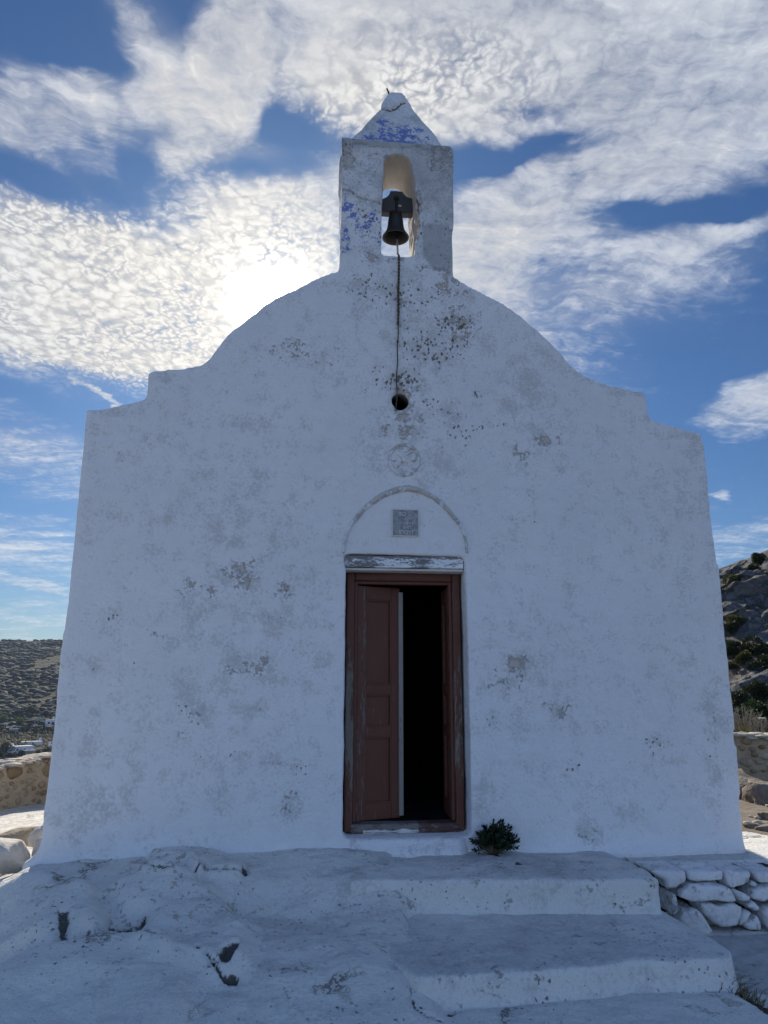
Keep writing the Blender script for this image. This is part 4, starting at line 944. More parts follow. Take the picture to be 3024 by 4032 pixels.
# ------------------------------------------------------------------ dry-stone face of the bench, right of the steps
M_DRY = plaster('limewashed field stone', (.80, .785, .765))
polys = [
 [(150, 235), (300, 330), (345, 355), (368, 462), (490, 458), (540, 410), (618, 368), (612, 232), (400, 222)], [(622, 232), (1092, 236), (1088, 372), (900, 372), (720, 362), (640, 338)],
 [(1096, 238), (1418, 236), (1422, 330), (1392, 400), (1150, 448), (1100, 378)], [(1424, 238), (1760, 232), (1760, 340), (1600, 388), (1494, 388), (1444, 320)], [(1400, 402), (1430, 352), (1465, 384), (1420, 436)],
 [(482, 540), (512, 472), (622, 384), (900, 378), (1098, 404), (1150, 472), (1218, 600), (1100, 612), (900, 582), (602, 582)], [(372, 492), (458, 502), (488, 700), (440, 765), (412, 760)],
 [(505, 682), (690, 668), (758, 722), (895, 965), (830, 998), (700, 985), (560, 990), (480, 800)], [(722, 612), (860, 602), (940, 632), (1200, 612), (1283, 652), (1278, 760), (1210, 908), (1010, 918), (862, 828), (782, 740)],
 [(1152, 464), (1204, 468), (1370, 540), (1340, 588), (1242, 588)], [(1302, 610), (1400, 592), (1488, 660), (1460, 713), (1400, 708), (1302, 668)], [(1400, 472), (1472, 402), (1770, 396), (1770, 596), (1500, 603), (1392, 568)],
 [(1282, 702), (1340, 702), (1368, 740), (1290, 848), (1222, 890), (1250, 790)], [(1272, 880), (1460, 748), (1518, 880), (1500, 968), (1350, 950)], [(1502, 722), (1552, 652), (1780, 640), (1800, 985), (1600, 982), (1532, 880)],
]
wall_s = thing('stone_wall', 'low dry-stone wall of limewashed boulders to the right of the steps', 'wall', (2.0, -.45, -.42)); wall_s['kind'] = 'thing'
YW = -.45; allp = [[xz(c5(*p), YW) for p in q] for q in polys]
rr = np.random.default_rng(5)
for zz, hh, x_off in ((-.125, .12, 2.45), (-.245, .13, 2.38), (-.375, .14, 2.42)):      # the wall goes on past the picture
    xx = x_off
    while xx < 4.5:
        ww = rr.uniform(.13, .36); h2 = hh*rr.uniform(.8, 1.05); n_ = int(rr.integers(5, 8)); ph = rr.uniform(0, 6.28)
        allp.append([(xx+ww/2+ww*.53*np.sign(math.cos(a))*abs(math.cos(a))**.6*rr.uniform(.8, 1.05), zz+rr.uniform(-.012, .012)+h2*.53*np.sign(math.sin(a))*abs(math.sin(a))**.6*rr.uniform(.8, 1.05)) for a in np.sort((ph+np.arange(n_)*6.283/n_+rr.uniform(-.3, .3, n_)) % 6.283)])
        xx += ww*1.02
bmA = bmesh.new()
for i, pl in enumerate(allp):
    cx_, cz_ = np.mean([p[0] for p in pl]), np.mean([p[1] for p in pl])
    pl = [(cx_+(p[0]-cx_)*.945, cz_+(p[1]-cz_)*.945) for p in pl]
    dy = rr.uniform(-.02, .02) - (.03 if i > 4 else 0.)
    me = remesh(prism_bm(pl, YW+dy-.03, YW+dy+.24), .0105, 3, .5)
    V = get_co(me); N = get_no(me); bul = -.03*np.clip(-N[:, 1], 0, 1)*np.clip(1-((V[:, 0]-cx_)**2+(V[:, 2]-cz_)**2)/.02, 0, 1)
    V = V+N*(.012*fbm(V+i*3., 7, 3, 400+i)+.005*ridged(V, 14, 2, 401))[:, None]; V[:, 1] += bul; set_co(me, V); bmA.from_mesh(me); bpy.data.meshes.remove(me)
so_ = from_bm('stones', bmA, M_DRY, wall_s, True); V = get_co(so_.data)
for k_ in ('blue', 'black'): set_attr(so_.data, k_, 0*V[:, 0])
set_attr(so_.data, 'grey', np.clip(.35+.4*fbm(V, 3, 3, 410), 0, .8)); set_attr(so_.data, 'wear', np.clip(.3+.4*fbm(V, 2.5, 3, 411), 0, .8)); set_attr(so_.data, 'tan', np.clip(.42+.5*fbm(V, 3.5, 3, 412), 0, .85)); set_attr(so_.data, 'pit', np.clip(.2+.4*fbm(V, 4, 3, 413), 0, .7))
bm = bmesh.new(); box(bm, 1.56, 4.6, YW+.13, YW+.22, -.5, -.085)  # near-black backing stands in for the shade between the stones
from_bm('gap_shade_backing', bm, simple('gap shade black', (.012, .010, .008), (.035, .028, .022), 20., .95, .01), wall_s)

# ------------------------------------------------------------------ boulders, stones
M_BOULDER = simple('pale limewashed boulder', (.40, .36, .31), (.64, .60, .53), 7., .92, .02, 40.)
def boulder(name, label, cat, loc, size, seed, m=M_BOULDER, group=None, rough=.22, sub=4, rot=None):
    V, Fc = rock_np((0, 0, 0), size, seed, sub, rough, rot)
    o = from_np(name, V, Fc, m, None, True); o.location = loc; return tag(o, label, cat, group)
boulder('boulder', 'large pale angular boulder beside the chapel\'s left corner, at the picture\'s edge', 'boulder', (-2.80, .10, .0), (.20, .15, .15), 4, rot=Matrix.Rotation(.35, 3, 'Y'), rough=.12)
boulder('boulder', 'small grey boulder wedged between the big one and the chapel corner', 'boulder', (-2.655, .42, .03), (.075, .09, .115), 9)
boulder('boulder', 'narrow white stone leaning against the chapel\'s left corner', 'boulder', (-2.565, .26, -.005), (.06, .10, .15), 14)
boulder('boulder', 'flat brown boulder lying behind the large pale one', 'boulder', (-2.82, .75, -.02), (.30, .12, .09), 21, simple('brown boulder', (.20, .16, .11), (.42, .36, .27), 8., .92, .02))
boulder('clod', 'small dark clod of plaster lying on the upper step near the plant', 'stone', (.685, -.395, -.018), (.034, .022, .017), 31, simple('dark clod', (.03, .032, .028), (.13, .13, .12), 40., .95, .006), None, .35, 3)

# ------------------------------------------------------------------ rubble walls round the terrace
STONE_COLS = [(.23, .16, .095), (.36, .265, .16), (.29, .235, .165), (.44, .36, .25), (.33, .21, .13), (.50, .44, .34)]
M_RUBBLE = stones_mat('warm field stones', STONE_COLS)
M_MORTAR = simple('sandy mortar', (.36, .285, .19), (.52, .43, .30), 5., .95, .02, 40.)
M_COPE = stones_mat('pale coping stones', [(.40, .34, .27), (.58, .52, .43), (.46, .41, .35), (.62, .58, .50)], (.20, .15, .11))
def rubble_wall(name, label, line, width, seed, dens=1.):
    """line: (x, y, z of foot, z of top) along the near face; the wall's thickness goes away from the terrace"""
    rr = np.random.default_rng(seed); line = np.array(line, float); t = np.r_[0, np.cumsum(np.hypot(*np.diff(line[:, :2], axis=0).T))]
    L = t[-1]; n = int(L/.16)+2; q = np.linspace(0, L, n); ln = np.c_[[np.interp(q, t, line[:, i]) for i in range(4)]].T
    tg = np.gradient(ln[:, :2], axis=0); tg /= np.linalg.norm(tg, axis=1)[:, None]; nm = np.c_[tg[:, 1], -tg[:, 0]]     # away
    e = thing(name, label, 'wall', tuple(ln[n//2, :3])); e['kind'] = 'thing'
    prof = [(0, 0.), (0., .33), (0., .66), (0., .93), (.06, 1.), (.5, 1.03), (.94, 1.), (1, .9), (1., 0.)]
    V = []
    for i in range(n):
        for a, h in prof:
            z = ln[i, 2]-.25 + (ln[i, 3]-ln[i, 2]+.25)*h; V.append((ln[i, 0]+nm[i, 0]*width*a, ln[i, 1]+nm[i, 1]*width*a, z))
    m = len(prof); Fq = [(i*m+j, (i+1)*m+j, (i+1)*m+j+1, i*m+j+1) for i in range(n-1) for j in range(m-1)]
    bm = bmesh.new(); vs = [bm.verts.new(v) for v in V]
    for f in Fq: bm.faces.new([vs[k] for k in f])
    bm.faces.new([vs[j] for j in range(m)]); bm.faces.new([vs[(n-1)*m+j] for j in range(m)][::-1])
    for i in range(n-1): bm.faces.new((vs[i*m], vs[i*m+m-1], vs[(i+1)*m+m-1], vs[(i+1)*m]))
    bmesh.ops.recalc_face_normals(bm, faces=bm.faces)
    me = remesh(bm, .035, 1); Vm = get_co(me); set_co(me, Vm+get_no(me)*(.022*fbm(Vm, 5, 3, seed)+.012*fbm(Vm, 16, 2, seed+1))[:, None])
    link('mortar', me, M_MORTAR, e)
    acc = Acc(); P = []
    def place(px_, py_, pz_, sx_, sz_, nv, tv, flat, tone):
        V, Fc = ICO[2]; V = V.copy(); s = rr.integers(1, 9999)
        for k in range(6):
            d = rr.normal(size=3); d /= np.linalg.norm(d); h = rr.uniform(.6, .9); sft = np.maximum(V@d-h, 0); V = V-np.outer(sft*.9, d)
        V = V*(1+.16*fbm(V+s, 1.6, 2, int(s)))[:, None]
        a = rr.uniform(-.5, .5); V = np.c_[V[:, 0]*math.cos(a)-V[:, 2]*math.sin(a), V[:, 1], V[:, 0]*math.sin(a)+V[:, 2]*math.cos(a)]
        V = V*np.array([sx_, flat, sz_])
        W_ = V[:, [0]]*np.r_[tv, 0]+V[:, [1]]*np.r_[nv, 0]+V[:, [2]]*np.array([0, 0, 1.]); acc.put(W_+np.array([px_, py_, pz_]), Fc, tone)
    tries = int(L*1800*dens)
    for _ in range(tries):
        s = rr.uniform(0, L); i = min(int(s/L*(n-1)), n-2); h = rr.uniform(0.02, .93); size = rr.choice([.05, .07, .10, .13, .17])*rr.uniform(.85, 1.15)
        hh = ln[i, 3]-ln[i, 2]; pz_ = ln[i, 2]+h*hh
        if any((abs(s-a)/(size+b))**2+((pz_-c)/(size*.72+b*.72))**2 < .92 for a, c, b in P[-600:]): continue
        if pz_-size*.6 < ln[i, 2]-.1 or pz_+size*.6 > ln[i, 3]-.005: continue
        P.append((s, pz_, size)); f = s/L*(n-1)-i; p = ln[i]*(1-f)+ln[i+1]*f
        place(p[0]+nm[i, 0]*.012, p[1]+nm[i, 1]*.012, pz_, size, size*rr.uniform(.6, .85), nm[i], tg[i], .045, rr.uniform())
    acc.obj('stones', M_RUBBLE, e, True, 'tone')
    acc = Acc(); s = 0.                                           # coping: flat stones and chips along the top
    while s < L:
        for a in np.arange(.0, 1., .17):
            i = min(int(s/L*(n-1)), n-2); f = s/L*(n-1)-i; p = ln[i]*(1-f)+ln[i+1]*f; aa = np.clip(a+rr.uniform(-.06, .10), -.02, .98)
            sz = rr.choice([.02, .03, .045, .07, .10]); place(p[0]+nm[i, 0]*width*aa, p[1]+nm[i, 1]*width*aa, p[3]+rr.uniform(-.02, .02), sz*1.3, sz*.32, nm[i], tg[i], sz, rr.uniform())
        s += rr.uniform(.035, .07)
    acc.obj('coping', M_COPE, e, True, 'tone')
    return e
def at_r(x, y, d):
    q = ray(x, y); return CAM+q*d/math.hypot(q[0], q[1])
c2 = c_((0, 2940), 4.254); c4 = c_((2850, 2850), 4.023)
wl0, wl1 = at_r(*c2(0, 1130), 12.), at_r(*c2(740, 1040), 12.6); t0, t1 = at_r(*c2(0, 372), 12.), at_r(*c2(825, 165), 12.6)
rubble_wall('rubble_wall', 'rounded tan rubble wall below the valley, left of the chapel', [(wl1[0]+2.6, wl1[1]+.9, wl1[2], t1[2]+.02), (wl1[0]+1.2, wl1[1]+.75, wl1[2], t1[2]+.03), (t1[0], t1[1], wl1[2], t1[2]), (wl0[0]*.5+wl1[0]*.5-.02, wl0[1]*.5+wl1[1]*.5+.05, wl0[2]*.5+wl1[2]*.5-.04, t0[2]*.45+t1[2]*.55), (t0[0], t0[1], wl0[2]-.06, t0[2]), (t0[0]-.8, t0[1]-.7, wl0[2]-.1, t0[2]-.10), (t0[0]-1.5, t0[1]-1.9, wl0[2]-.05, t0[2]-.14), (t0[0]-1.8, t0[1]-3.6, wl0[2], t0[2]-.14)], .52, 3)
b0, b1 = at_r(*c4(180, 830), 10.6), at_r(*c4(700, 880), 10.6); t0, t1 = at_r(*c4(180, 196), 10.6), at_r(*c4(700, 212), 10.6)
rubble_wall('rubble_wall', 'straight tan rubble wall under the crag, right of the chapel', [(b1[0]+2.4, b1[1]-1.6, b1[2], t1[2]-.05), (b1[0]+.8, b1[1]-.5, b1[2], t1[2]-.02), (b1[0], b1[1], b1[2]-.05, t1[2]), (b0[0], b0[1], b0[2]-.05, t0[2]), (b0[0]-1.0, b0[1]+.55, b0[2]-.05, t0[2]+.02), (b0[0]-2.6, b0[1]+1.4, b0[2], t0[2]+.03)], .40, 8)

# brown bedrock and broken stones between the chapel and the right-hand wall
M_BED = simple('brown bedrock', (.10, .082, .065), (.32, .27, .22), 4., .92, .05, 26.)
def outcrop(loc, size, seed, label):
    V, Fc = ICO[4]; V = V.copy(); rr = np.random.default_rng(seed)
    for k in range(12):
        d = rr.normal(size=3); d[2] = abs(d[2]); d /= np.linalg.norm(d); h = rr.uniform(.55, .9); s = np.maximum(V@d-h, 0); V = V-np.outer(s*.95, d)
    V = V*(1+.30*ridged(V*np.array([1, 1, 2.2])+seed, 1.5, 4, seed))[:, None]*np.array(size)
    o = from_np('rock', V, Fc, M_BED, None, True); o.location = loc; return tag(o, label, 'rock')
q = at_r(*c4(330, 1050), 9.4); outcrop((q[0]-.15, q[1]+.3, q[2]-.22), (.85, .6, .52), 3, 'long brown bedrock ledge at the foot of the right-hand wall')
q = at_r(*c4(650, 1200), 8.8); outcrop((q[0]+.25, q[1]+.1, q[2]-.20), (.6, .45, .45), 8, 'brown fissured rock in front of the right-hand wall, cut by the picture\'s edge')
q = at_r(*c4(600, 1450), 7.9); o = boulder('rock', 'pale pointed rock standing in front of the bedrock, right of the chapel', 'rock', (q[0]+.06, q[1], q[2]-.05), (.16, .11, .10), 41, M_BED, None, .3)
q = at_r(*c4(470, 1600), 7.5); boulder('rock', 'flat broken stone beside the right corner of the chapel', 'rock', (q[0], q[1], q[2]-.01), (.10, .08, .035), 43, M_BED, None, .3)
q = at_r(*c4(650, 1640), 7.4); boulder('rock', 'split slab of brown stone behind the whitewashed edge at right', 'rock', (q[0], q[1], q[2]-.02), (.11, .09, .05), 47, M_BED, None, .3)
acc = Acc(); rr = np.random.default_rng(77)
for k in range(140):
    px_, py_ = rr.uniform(2.75, 5.4), rr.uniform(.7, 3.6); s = rr.uniform(.015, .06); V, Fc = ICO[1]
    acc.put(V*np.array([s, s*rr.uniform(.6, 1), s*.55])*(1+.3*rr.normal(size=(len(V), 1))*.5)+np.array([px_, py_, gz_at(px_, py_)+s*.2]), Fc, rr.uniform())
tag(acc.obj('scree', M_COPE, None, False, 'tone'), 'broken stones strewn on the earth right of the chapel', 'stones', None, 'stuff')

# ------------------------------------------------------------------ foliage helpers
def leafcard(c, d, up, L, Wd, bend=.15):
    """one pointed leaf of two bent halves: 6 corners, 4 triangles"""
    d = d/np.linalg.norm(d); s = np.cross(d, up); s /= (np.linalg.norm(s)+1e-9); n = np.cross(s, d)
    p = [c, c+d*L*.45+s*Wd*.5+n*bend*L*.3, c+d*L*.45-s*Wd*.5+n*bend*L*.3, c+d*L*.45, c+d*L-n*bend*L*.4]
    return np.array(p), np.array([(0, 3, 1), (0, 2, 3), (1, 3, 4), (3, 2, 4)])
def crown(name, m, parent, centres, n, leaf, seed, up_bias=.3, shell=.55):
    """leaf tufts spread through several overlapping lumps"""
    rr = np.random.default_rng(seed); cs = np.array([c[:3] for c in centres]); rs = np.array([c[3] for c in centres]); wts = rs**2/np.sum(rs**2)
    k = rr.choice(len(rs), n, p=wts); d = rr.normal(size=(n, 3)); d /= np.linalg.norm(d, axis=1)[:, None]
    rad = (shell+(1-shell)*rr.uniform(size=n)**.6)*rs[k]*(1+.22*fbm(cs[k]*.3+d*1.4, 1.6, 2, seed)); P = cs[k]+d*rad[:, None]*np.array([1, 1, .85])
    t = rr.normal(size=(n, 3)); t /= np.linalg.norm(t, axis=1)[:, None]; o = d+t*.8+np.array([0, 0, up_bias]); o /= np.linalg.norm(o, axis=1)[:, None]
    s = np.cross(o, t); s /= (np.linalg.norm(s, axis=1)[:, None]+1e-9); lf = leaf*rr.uniform(.6, 1.35, size=n)[:, None]
    V = np.stack([P-s*lf*.5, P+o*lf*.9-s*lf*.15, P+s*lf*.5, P+o*lf*.25+np.cross(s, o)*lf*.45], 1).reshape(-1, 3)
    b = np.arange(n)*4; Fc = np.concatenate([np.c_[b, b+1, b+3], np.c_[b+1, b+2, b+3]])
    tone = np.clip(.5+.35*fbm(P, 1/(np.max(rs)*.9), 3, seed+3)+rr.normal(size=n)*.18, 0, 1)
    o_ = from_np(name, V, Fc, m, parent, False); set_attr(o_.data, 'tone', np.repeat(tone, 4)); return o_

# the plant in the angle by the door
M_SHRUB = leaf_mat('dark glossy leaf', (.009, .020, .011), (.042, .064, .030), .42, .12)
M_TWIG = simple('dry twig', (.09, .07, .05), (.22, .18, .13), 30., .9, .003)
sh = thing('plant', 'small dark-leaved shrub growing from the wall foot right of the door', 'plant', (.60, -.10, -.02))
acc = Acc(); st = Acc(); rr = np.random.default_rng(3)
for k in range(120):
    a = rr.uniform(0, 2*math.pi); e_ = rr.uniform(.02, 1.)**.8*math.pi/2
    rad = rr.uniform(.74, 1.12)*(1+.08*math.sin(2*a+1.)+.10*math.sin(5*a)); tip = np.array([.60+.150*rad*math.cos(e_)*math.cos(a), -.125+.095*rad*math.cos(e_)*math.sin(a), .012+.150*rad*math.sin(e_)*(1+.12*math.cos(3*a))])
    b0_ = np.array([.60+.02*math.cos(a), -.10, -.03]); mid_ = b0_*.45+tip*.55+np.array([0, 0, .012]); Vt, Ft = tube_np([b0_, mid_, tip], [.0035, .0025, .0015], 5); st.put(Vt, Ft)
    ax = tip-mid_; ax /= np.linalg.norm(ax)
    for j in range(16):
        f = j/15; c = mid_+(tip-mid_)*(.25+.75*f); ph = j*2.4+rr.uniform(0, .6); s = np.cross(ax, [0, .3, 1]); s /= np.linalg.norm(s); u_ = np.cross(s, ax)
        out_ = s*math.cos(ph)+u_*math.sin(ph); d = out_*(1.05-.45*f)+ax*(.25+.8*f); V, Fc = leafcard(c, d, ax, .034*rr.uniform(.75, 1.25), .0145, .12); acc.put(V, Fc, rr.uniform())
acc.obj('leaves', M_SHRUB, sh, False, 'tone'); st.obj('stems', M_TWIG, sh, True)
V, Fc = rock_np((.60, -.12, -.030), (.10, .06, .020), 5, 3, .4); from_np('root_clump', V, Fc, simple('dry root earth', (.03, .026, .02), (.10, .085, .065), 30., .95, .01), sh, True)

# dry grass in the corner by the lower step
M_STRAW = leaf_mat('dry straw', (.10, .085, .045), (.30, .255, .15), .8, .15)
def tuft(label, px_, n, hgt, seed, lean):
    rr = np.random.default_rng(seed); x0, y0 = px_[0], px_[1]; g = thing('grass_tuft', label, 'grass', (x0, y0, gz_at(x0, y0)), 'dry grass by the lower step')
    acc = Acc()
    for k in range(n):
        a = rr.normal()*.07; b_ = rr.normal()*.035; bx0, by0 = x0+a, y0+b_-.25*a*0; bz = gz_at(bx0, by0)-.005; h = hgt*rr.uniform(.35, 1.); dr = np.array([lean[0]+rr.normal()*.6, lean[1]+rr.normal()*.5, 0.])*h*.8
        pts = [np.array([bx0, by0, bz]), np.array([bx0, by0, bz+h*.5])+dr*.35, np.array([bx0, by0, bz+h*.8])+dr]; Vt, Ft = tube_np(pts, [.0022, .0017, .0007], 4); acc.put(Vt, Ft, rr.uniform())
    acc.obj('blades', M_STRAW, g, False, 'tone'); return g
q = on_z(*c5(1000, 1620), -.36); tuft('dry straw grass at the right foot of the lower step, its tallest tuft', q, 90, .13, 3, (-.5, .1))
q = on_z(*c5(1180, 1680), -.37); tuft('short dry grass sprawling off the lower step\'s corner onto the path', q, 70, .09, 4, (.5, -.2))
q = on_z(*c5(1420, 1820), -.38); tuft('low dry weeds on the grey path beyond the lower step\'s corner, nearest the picture\'s edge', q, 80, .07, 5, (.2, -.3))
q = on_z(*c5(700, 1640), -.35); tuft('thin dark dry weeds in the crack under the lower step', q, 60, .035, 6, (0., 0.))
acc = Acc(); rr = np.random.default_rng(15)
for k in range(420):
    t_ = rr.uniform(); cxy = np.array([on_z(*c5(*p), -.36)[:2] for p in ((150, 1740), (700, 1650), (1100, 1640), (1640, 1890))]); cc = np.array([np.interp(t_, [0, .35, .6, 1], cxy[:, 0]), np.interp(t_, [0, .35, .6, 1], cxy[:, 1])])+rr.normal(size=2)*np.array([.02, .014+.02*t_])
    s = rr.uniform(.004, .012); V, Fc = ICO[1]; acc.put(V*np.array([s*1.6, s, s*.6])+np.array([cc[0], cc[1], gz_at(*cc)+.002]), Fc, rr.uniform())
tag(acc.obj('soil_litter', leaf_mat('dark soil and dead leaf', (.022, .018, .013), (.085, .065, .045), .95, 0), None, False, 'tone'), 'dark soil and dead leaves gathered along the foot of the lower step', 'litter', None, 'stuff')

# twiggy dry plants behind the right-hand wall
M_DRYTWIG = simple('grey dry twig', (.16, .145, .12), (.34, .31, .25), 30., .9, .003)
def twigs(label, px_, d, hpx, n, seed, flower=False):
    rr = np.random.default_rng(seed); b_ = at_r(*px_, d); hgt = hpx/FPX*d*1.05; g = thing('dry_plant', label, 'plant', tuple(b_-np.array([0, 0, .4]))); acc = Acc()
    for k in range(n):
        sp = rr.uniform(-1, 1); h = hgt*rr.uniform(.55, 1.)*(1-.25*abs(sp)); p0 = b_+np.array([rr.normal()*.03, rr.normal()*.05, -.4]); p2 = b_+np.array([sp*hgt*.85, rr.normal()*.1, h]); p1 = (p0+p2)/2+np.array([-sp*hgt*.12, 0, .05])
        Vt, Ft = tube_np([p0, p1, p2], [.007, .005, .002], 5); acc.put(Vt, Ft)
        for j in range(5):
            f = rr.uniform(.45, .95); c = p1+(p2-p1)*f; e_ = c+np.array([rr.normal()*.06, rr.normal()*.04, rr.uniform(.03, .10)])*hgt*1.6; Vt, Ft = tube_np([c, e_], [.0035, .0015], 4); acc.put(Vt, Ft)
    acc.obj('twigs', M_DRYTWIG, g, False)
    if flower:
        acc = Acc(); top_ = at_r(2998, 2828, d); Vt, Ft = tube_np([b_+np.array([.05, 0, -.4]), top_*.5+b_*.5+np.array([.02, 0, 0]), top_], [.007, .005, .003], 5); from_np('stalk', Vt, Ft, M_DRYTWIG, g)
        for k in range(40): V, Fc = ICO[1]; acc.put(V*.007+top_+np.array([rr.normal()*.025, rr.normal()*.025, rr.normal()*.006]), Fc)
        acc.obj('flower_head', simple('white flower', (.62, .60, .52), (.8, .78, .7), 20., .9, 0), g)
    return g
twigs('grey leafless twiggy plant rising behind the right-hand wall', (2935, 2880), 11.6, 85, 46, 5)
twigs('dry stalk with one white flower head behind the right-hand wall, near the picture\'s edge', (2990, 2882), 11.5, 60, 26, 6, True)
gb = thing('plant', 'small yellow-green tuft on top of the right-hand wall', 'plant', tuple(at_r(2932, 2886, 11.3)))
q = at_r(2932, 2880, 11.4); crown('leaves', leaf_mat('yellow green leaf', (.10, .11, .02), (.24, .24, .05), .6, .3), gb, [(q[0], q[1], q[2], .045)], 160, .02, 3)

# ------------------------------------------------------------------ the crag on the right
M_CRAG = None
def crag_mat():
    m, t, b = mat('grey limestone crag', .95, .1); p = obco(t)
    a = t.noise(p, .35, 6, .65); f = t.noise(p, 1.6, 6, .7); v = t.voro(t.vmath('ADD', p, t.vmath('SCALE', t.noise(p, .8, 4, .6, out='Color'), scale=1.2)), .55, 'DISTANCE_TO_EDGE')
    col = t.mix(t.lin(f, .35, .68), (.075, .073, .072), (.22, .216, .212))
    col = t.mix(t.mul(t.step(a, .50, .66), .75), col, (.15, .115, .08))
    col = t.mix(t.mul(t.step(v, .05, .0), .6), col, (.045, .042, .038))
    sc = t.noise(p, .9, 5, .65); col = t.mix(t.mul(t.step(sc, .56, .66), .85), col, (.030, .036, .020))
    t.l.new(col, b.inputs['Base Color']); bump(t, b, t.add(t.mul(f, .8), t.mul(t.step(v, .0, .10), .25)), .5, 1.); return m
M_CRAG = crag_mat()
azs = np.concatenate([np.linspace(16, 26, 30), np.linspace(26.1, 34, 200), np.linspace(34.2, 80, 130)]); ts = np.linspace(0, 1, 190)
AZ, TT = np.meshgrid(azs, ts); az_, tt_ = AZ.ravel(), TT.ravel()
d_ = np.interp(tt_, [0, .12, .3, .5, .66, .86, 1.], [32, 40, 49, 57, 64, 76, 130]); z_ = np.interp(tt_, [0, .12, .3, .5, .66, .86, 1.], [-5., -2.2, 2.0, 6.2, 9.4, 13.6, 11.])
fall = np.interp(az_, [16, 24, 27.5, 29, 31.5, 34, 42, 60, 80], [.0, .32, .74, .80, .875, .95, 1.2, 1.2, .8])
z_ = np.where(z_ > -2, -2+(z_+2)*fall, z_)
P = np.c_[CAM[0]+d_*np.sin(np.radians(az_)), CAM[1]+d_*np.cos(np.radians(az_)), z_]
amp = sstep(0, .12, tt_)*sstep(1., .9, tt_)
rg = ridged(P*np.array([1, 1, .8]), 1/9., 4, 500); bl = fbm(P, 1/4., 4, 505); cellv = np.round(2.2*fbm(P, 1/5., 2, 509))/2.2
toward = -np.c_[np.sin(np.radians(az_)), np.cos(np.radians(az_)), 0*az_-.35]
P = P + toward*(amp*(1.5*rg+1.3*bl+.9*cellv+.35*fbm(P, .9, 3, 511)))[:, None]; P[:, 2] += amp*(.7*fbm(P, 1/6., 3, 515)+.25*fbm(P, .7, 3, 516))
n1_, n2_ = len(ts), len(azs); ii = np.arange(n1_*n2_).reshape(n1_, n2_)
tag(from_np('crag', P, np.stack([ii[:-1, :-1], ii[:-1, 1:], ii[1:, 1:], ii[1:, :-1]], -1).reshape(-1, 4), M_CRAG, None, True), None, None, None, 'structure')
M_MAQ = leaf_mat('dark maquis leaf', (.010, .016, .008), (.050, .060, .026), .7, .15)
M_MAQ2 = leaf_mat('olive maquis leaf', (.020, .026, .010), (.105, .10, .030), .7, .2)
M_TRUNK = simple('grey bark', (.05, .042, .034), (.13, .11, .09), 4., .95, .02)
def bush(label, x, y, rp, seed, m, d=None, group='bushes on the crag'):
    d = d or float(np.interp(y, [1190, 1250, 1330, 1400, 1480, 1585], [73, 63.5, 57, 51, 45, 37]))-1.6
    c = at_r(x*S, y*S, d); r = rp*S/FPX*d; rr = np.random.default_rng(seed)
    g = thing('bush', label, 'bush', tuple(c-np.array([0, 0, r*.8])), group)
    cs = [(c[0]+rr.normal()*r*.4, c[1]+rr.normal()*r*.4, c[2]+rr.normal()*r*.22, r*rr.uniform(.5, .75)) for _ in range(6)]
    crown('foliage', m, g, cs, 2600, r*.15, seed)
    Vt, Ft = tube_np([c-np.array([0, 0, r*1.1]), c+np.array([.1*r, 0, -.2*r]), c+np.array([.2*r, .1*r, .4*r])], [r*.08, r*.06, r*.02], 6); from_np('stem', Vt, Ft, M_TRUNK, g, True)
BUSH = [
 ('dark juniper bush on the skyline of the crag', 1641, 1204, 14, 0), ('broad dark bush just below the skyline juniper of the crag', 1626, 1232, 13, 0), ('olive bush in the upper cleft of the crag, next to the chapel edge', 1585, 1254, 15, 1),
 ('dark bush in the upper cleft of the crag, below the olive one', 1570, 1282, 17, 0), ('brown-green bush to the right of the dark one in the crag\'s upper cleft', 1592, 1272, 12, 1), ('dark bush under the top boulder of the crag, at the picture\'s edge', 1654, 1248, 13, 0),
 ('olive-topped bush halfway up the crag, against the chapel edge', 1586, 1338, 17, 1), ('dark bush hanging below the olive-topped one halfway up the crag', 1575, 1352, 14, 0),
 ('black-green bush on the lower ledge of the crag, nearest the chapel', 1578, 1400, 20, 0), ('pale olive bush in the middle of the crag\'s lower ledge', 1606, 1420, 15, 1), ('wide dark bush on the crag\'s lower ledge at the picture\'s edge', 1644, 1402, 24, 0), ('dark bush under the wide one on the crag\'s lower ledge', 1648, 1436, 20, 0),
 ('small green bush on the ledge under the black-green one', 1582, 1440, 12, 1), ('dark bush in shade under the lower rock band of the crag', 1640, 1492, 24, 0), ('dark bush under the lower rock band, nearest the chapel', 1590, 1508, 18, 0),
 ('dense green bush at the foot of the crag, nearest the chapel', 1598, 1545, 24, 2), ('dense green bush at the foot of the crag, by the picture\'s edge', 1640, 1548, 28, 2), ('low green bush right behind the right-hand wall', 1618, 1572, 22, 2),
]
M_GRN = leaf_mat('green maquis leaf', (.010, .024, .008), (.040, .075, .024), .65, .2)
for i, (lb, x_, y_, rp_, k_) in enumerate(BUSH): bush(lb, x_, y_, rp_, 600+i, (M_MAQ, M_MAQ2, M_GRN)[k_])

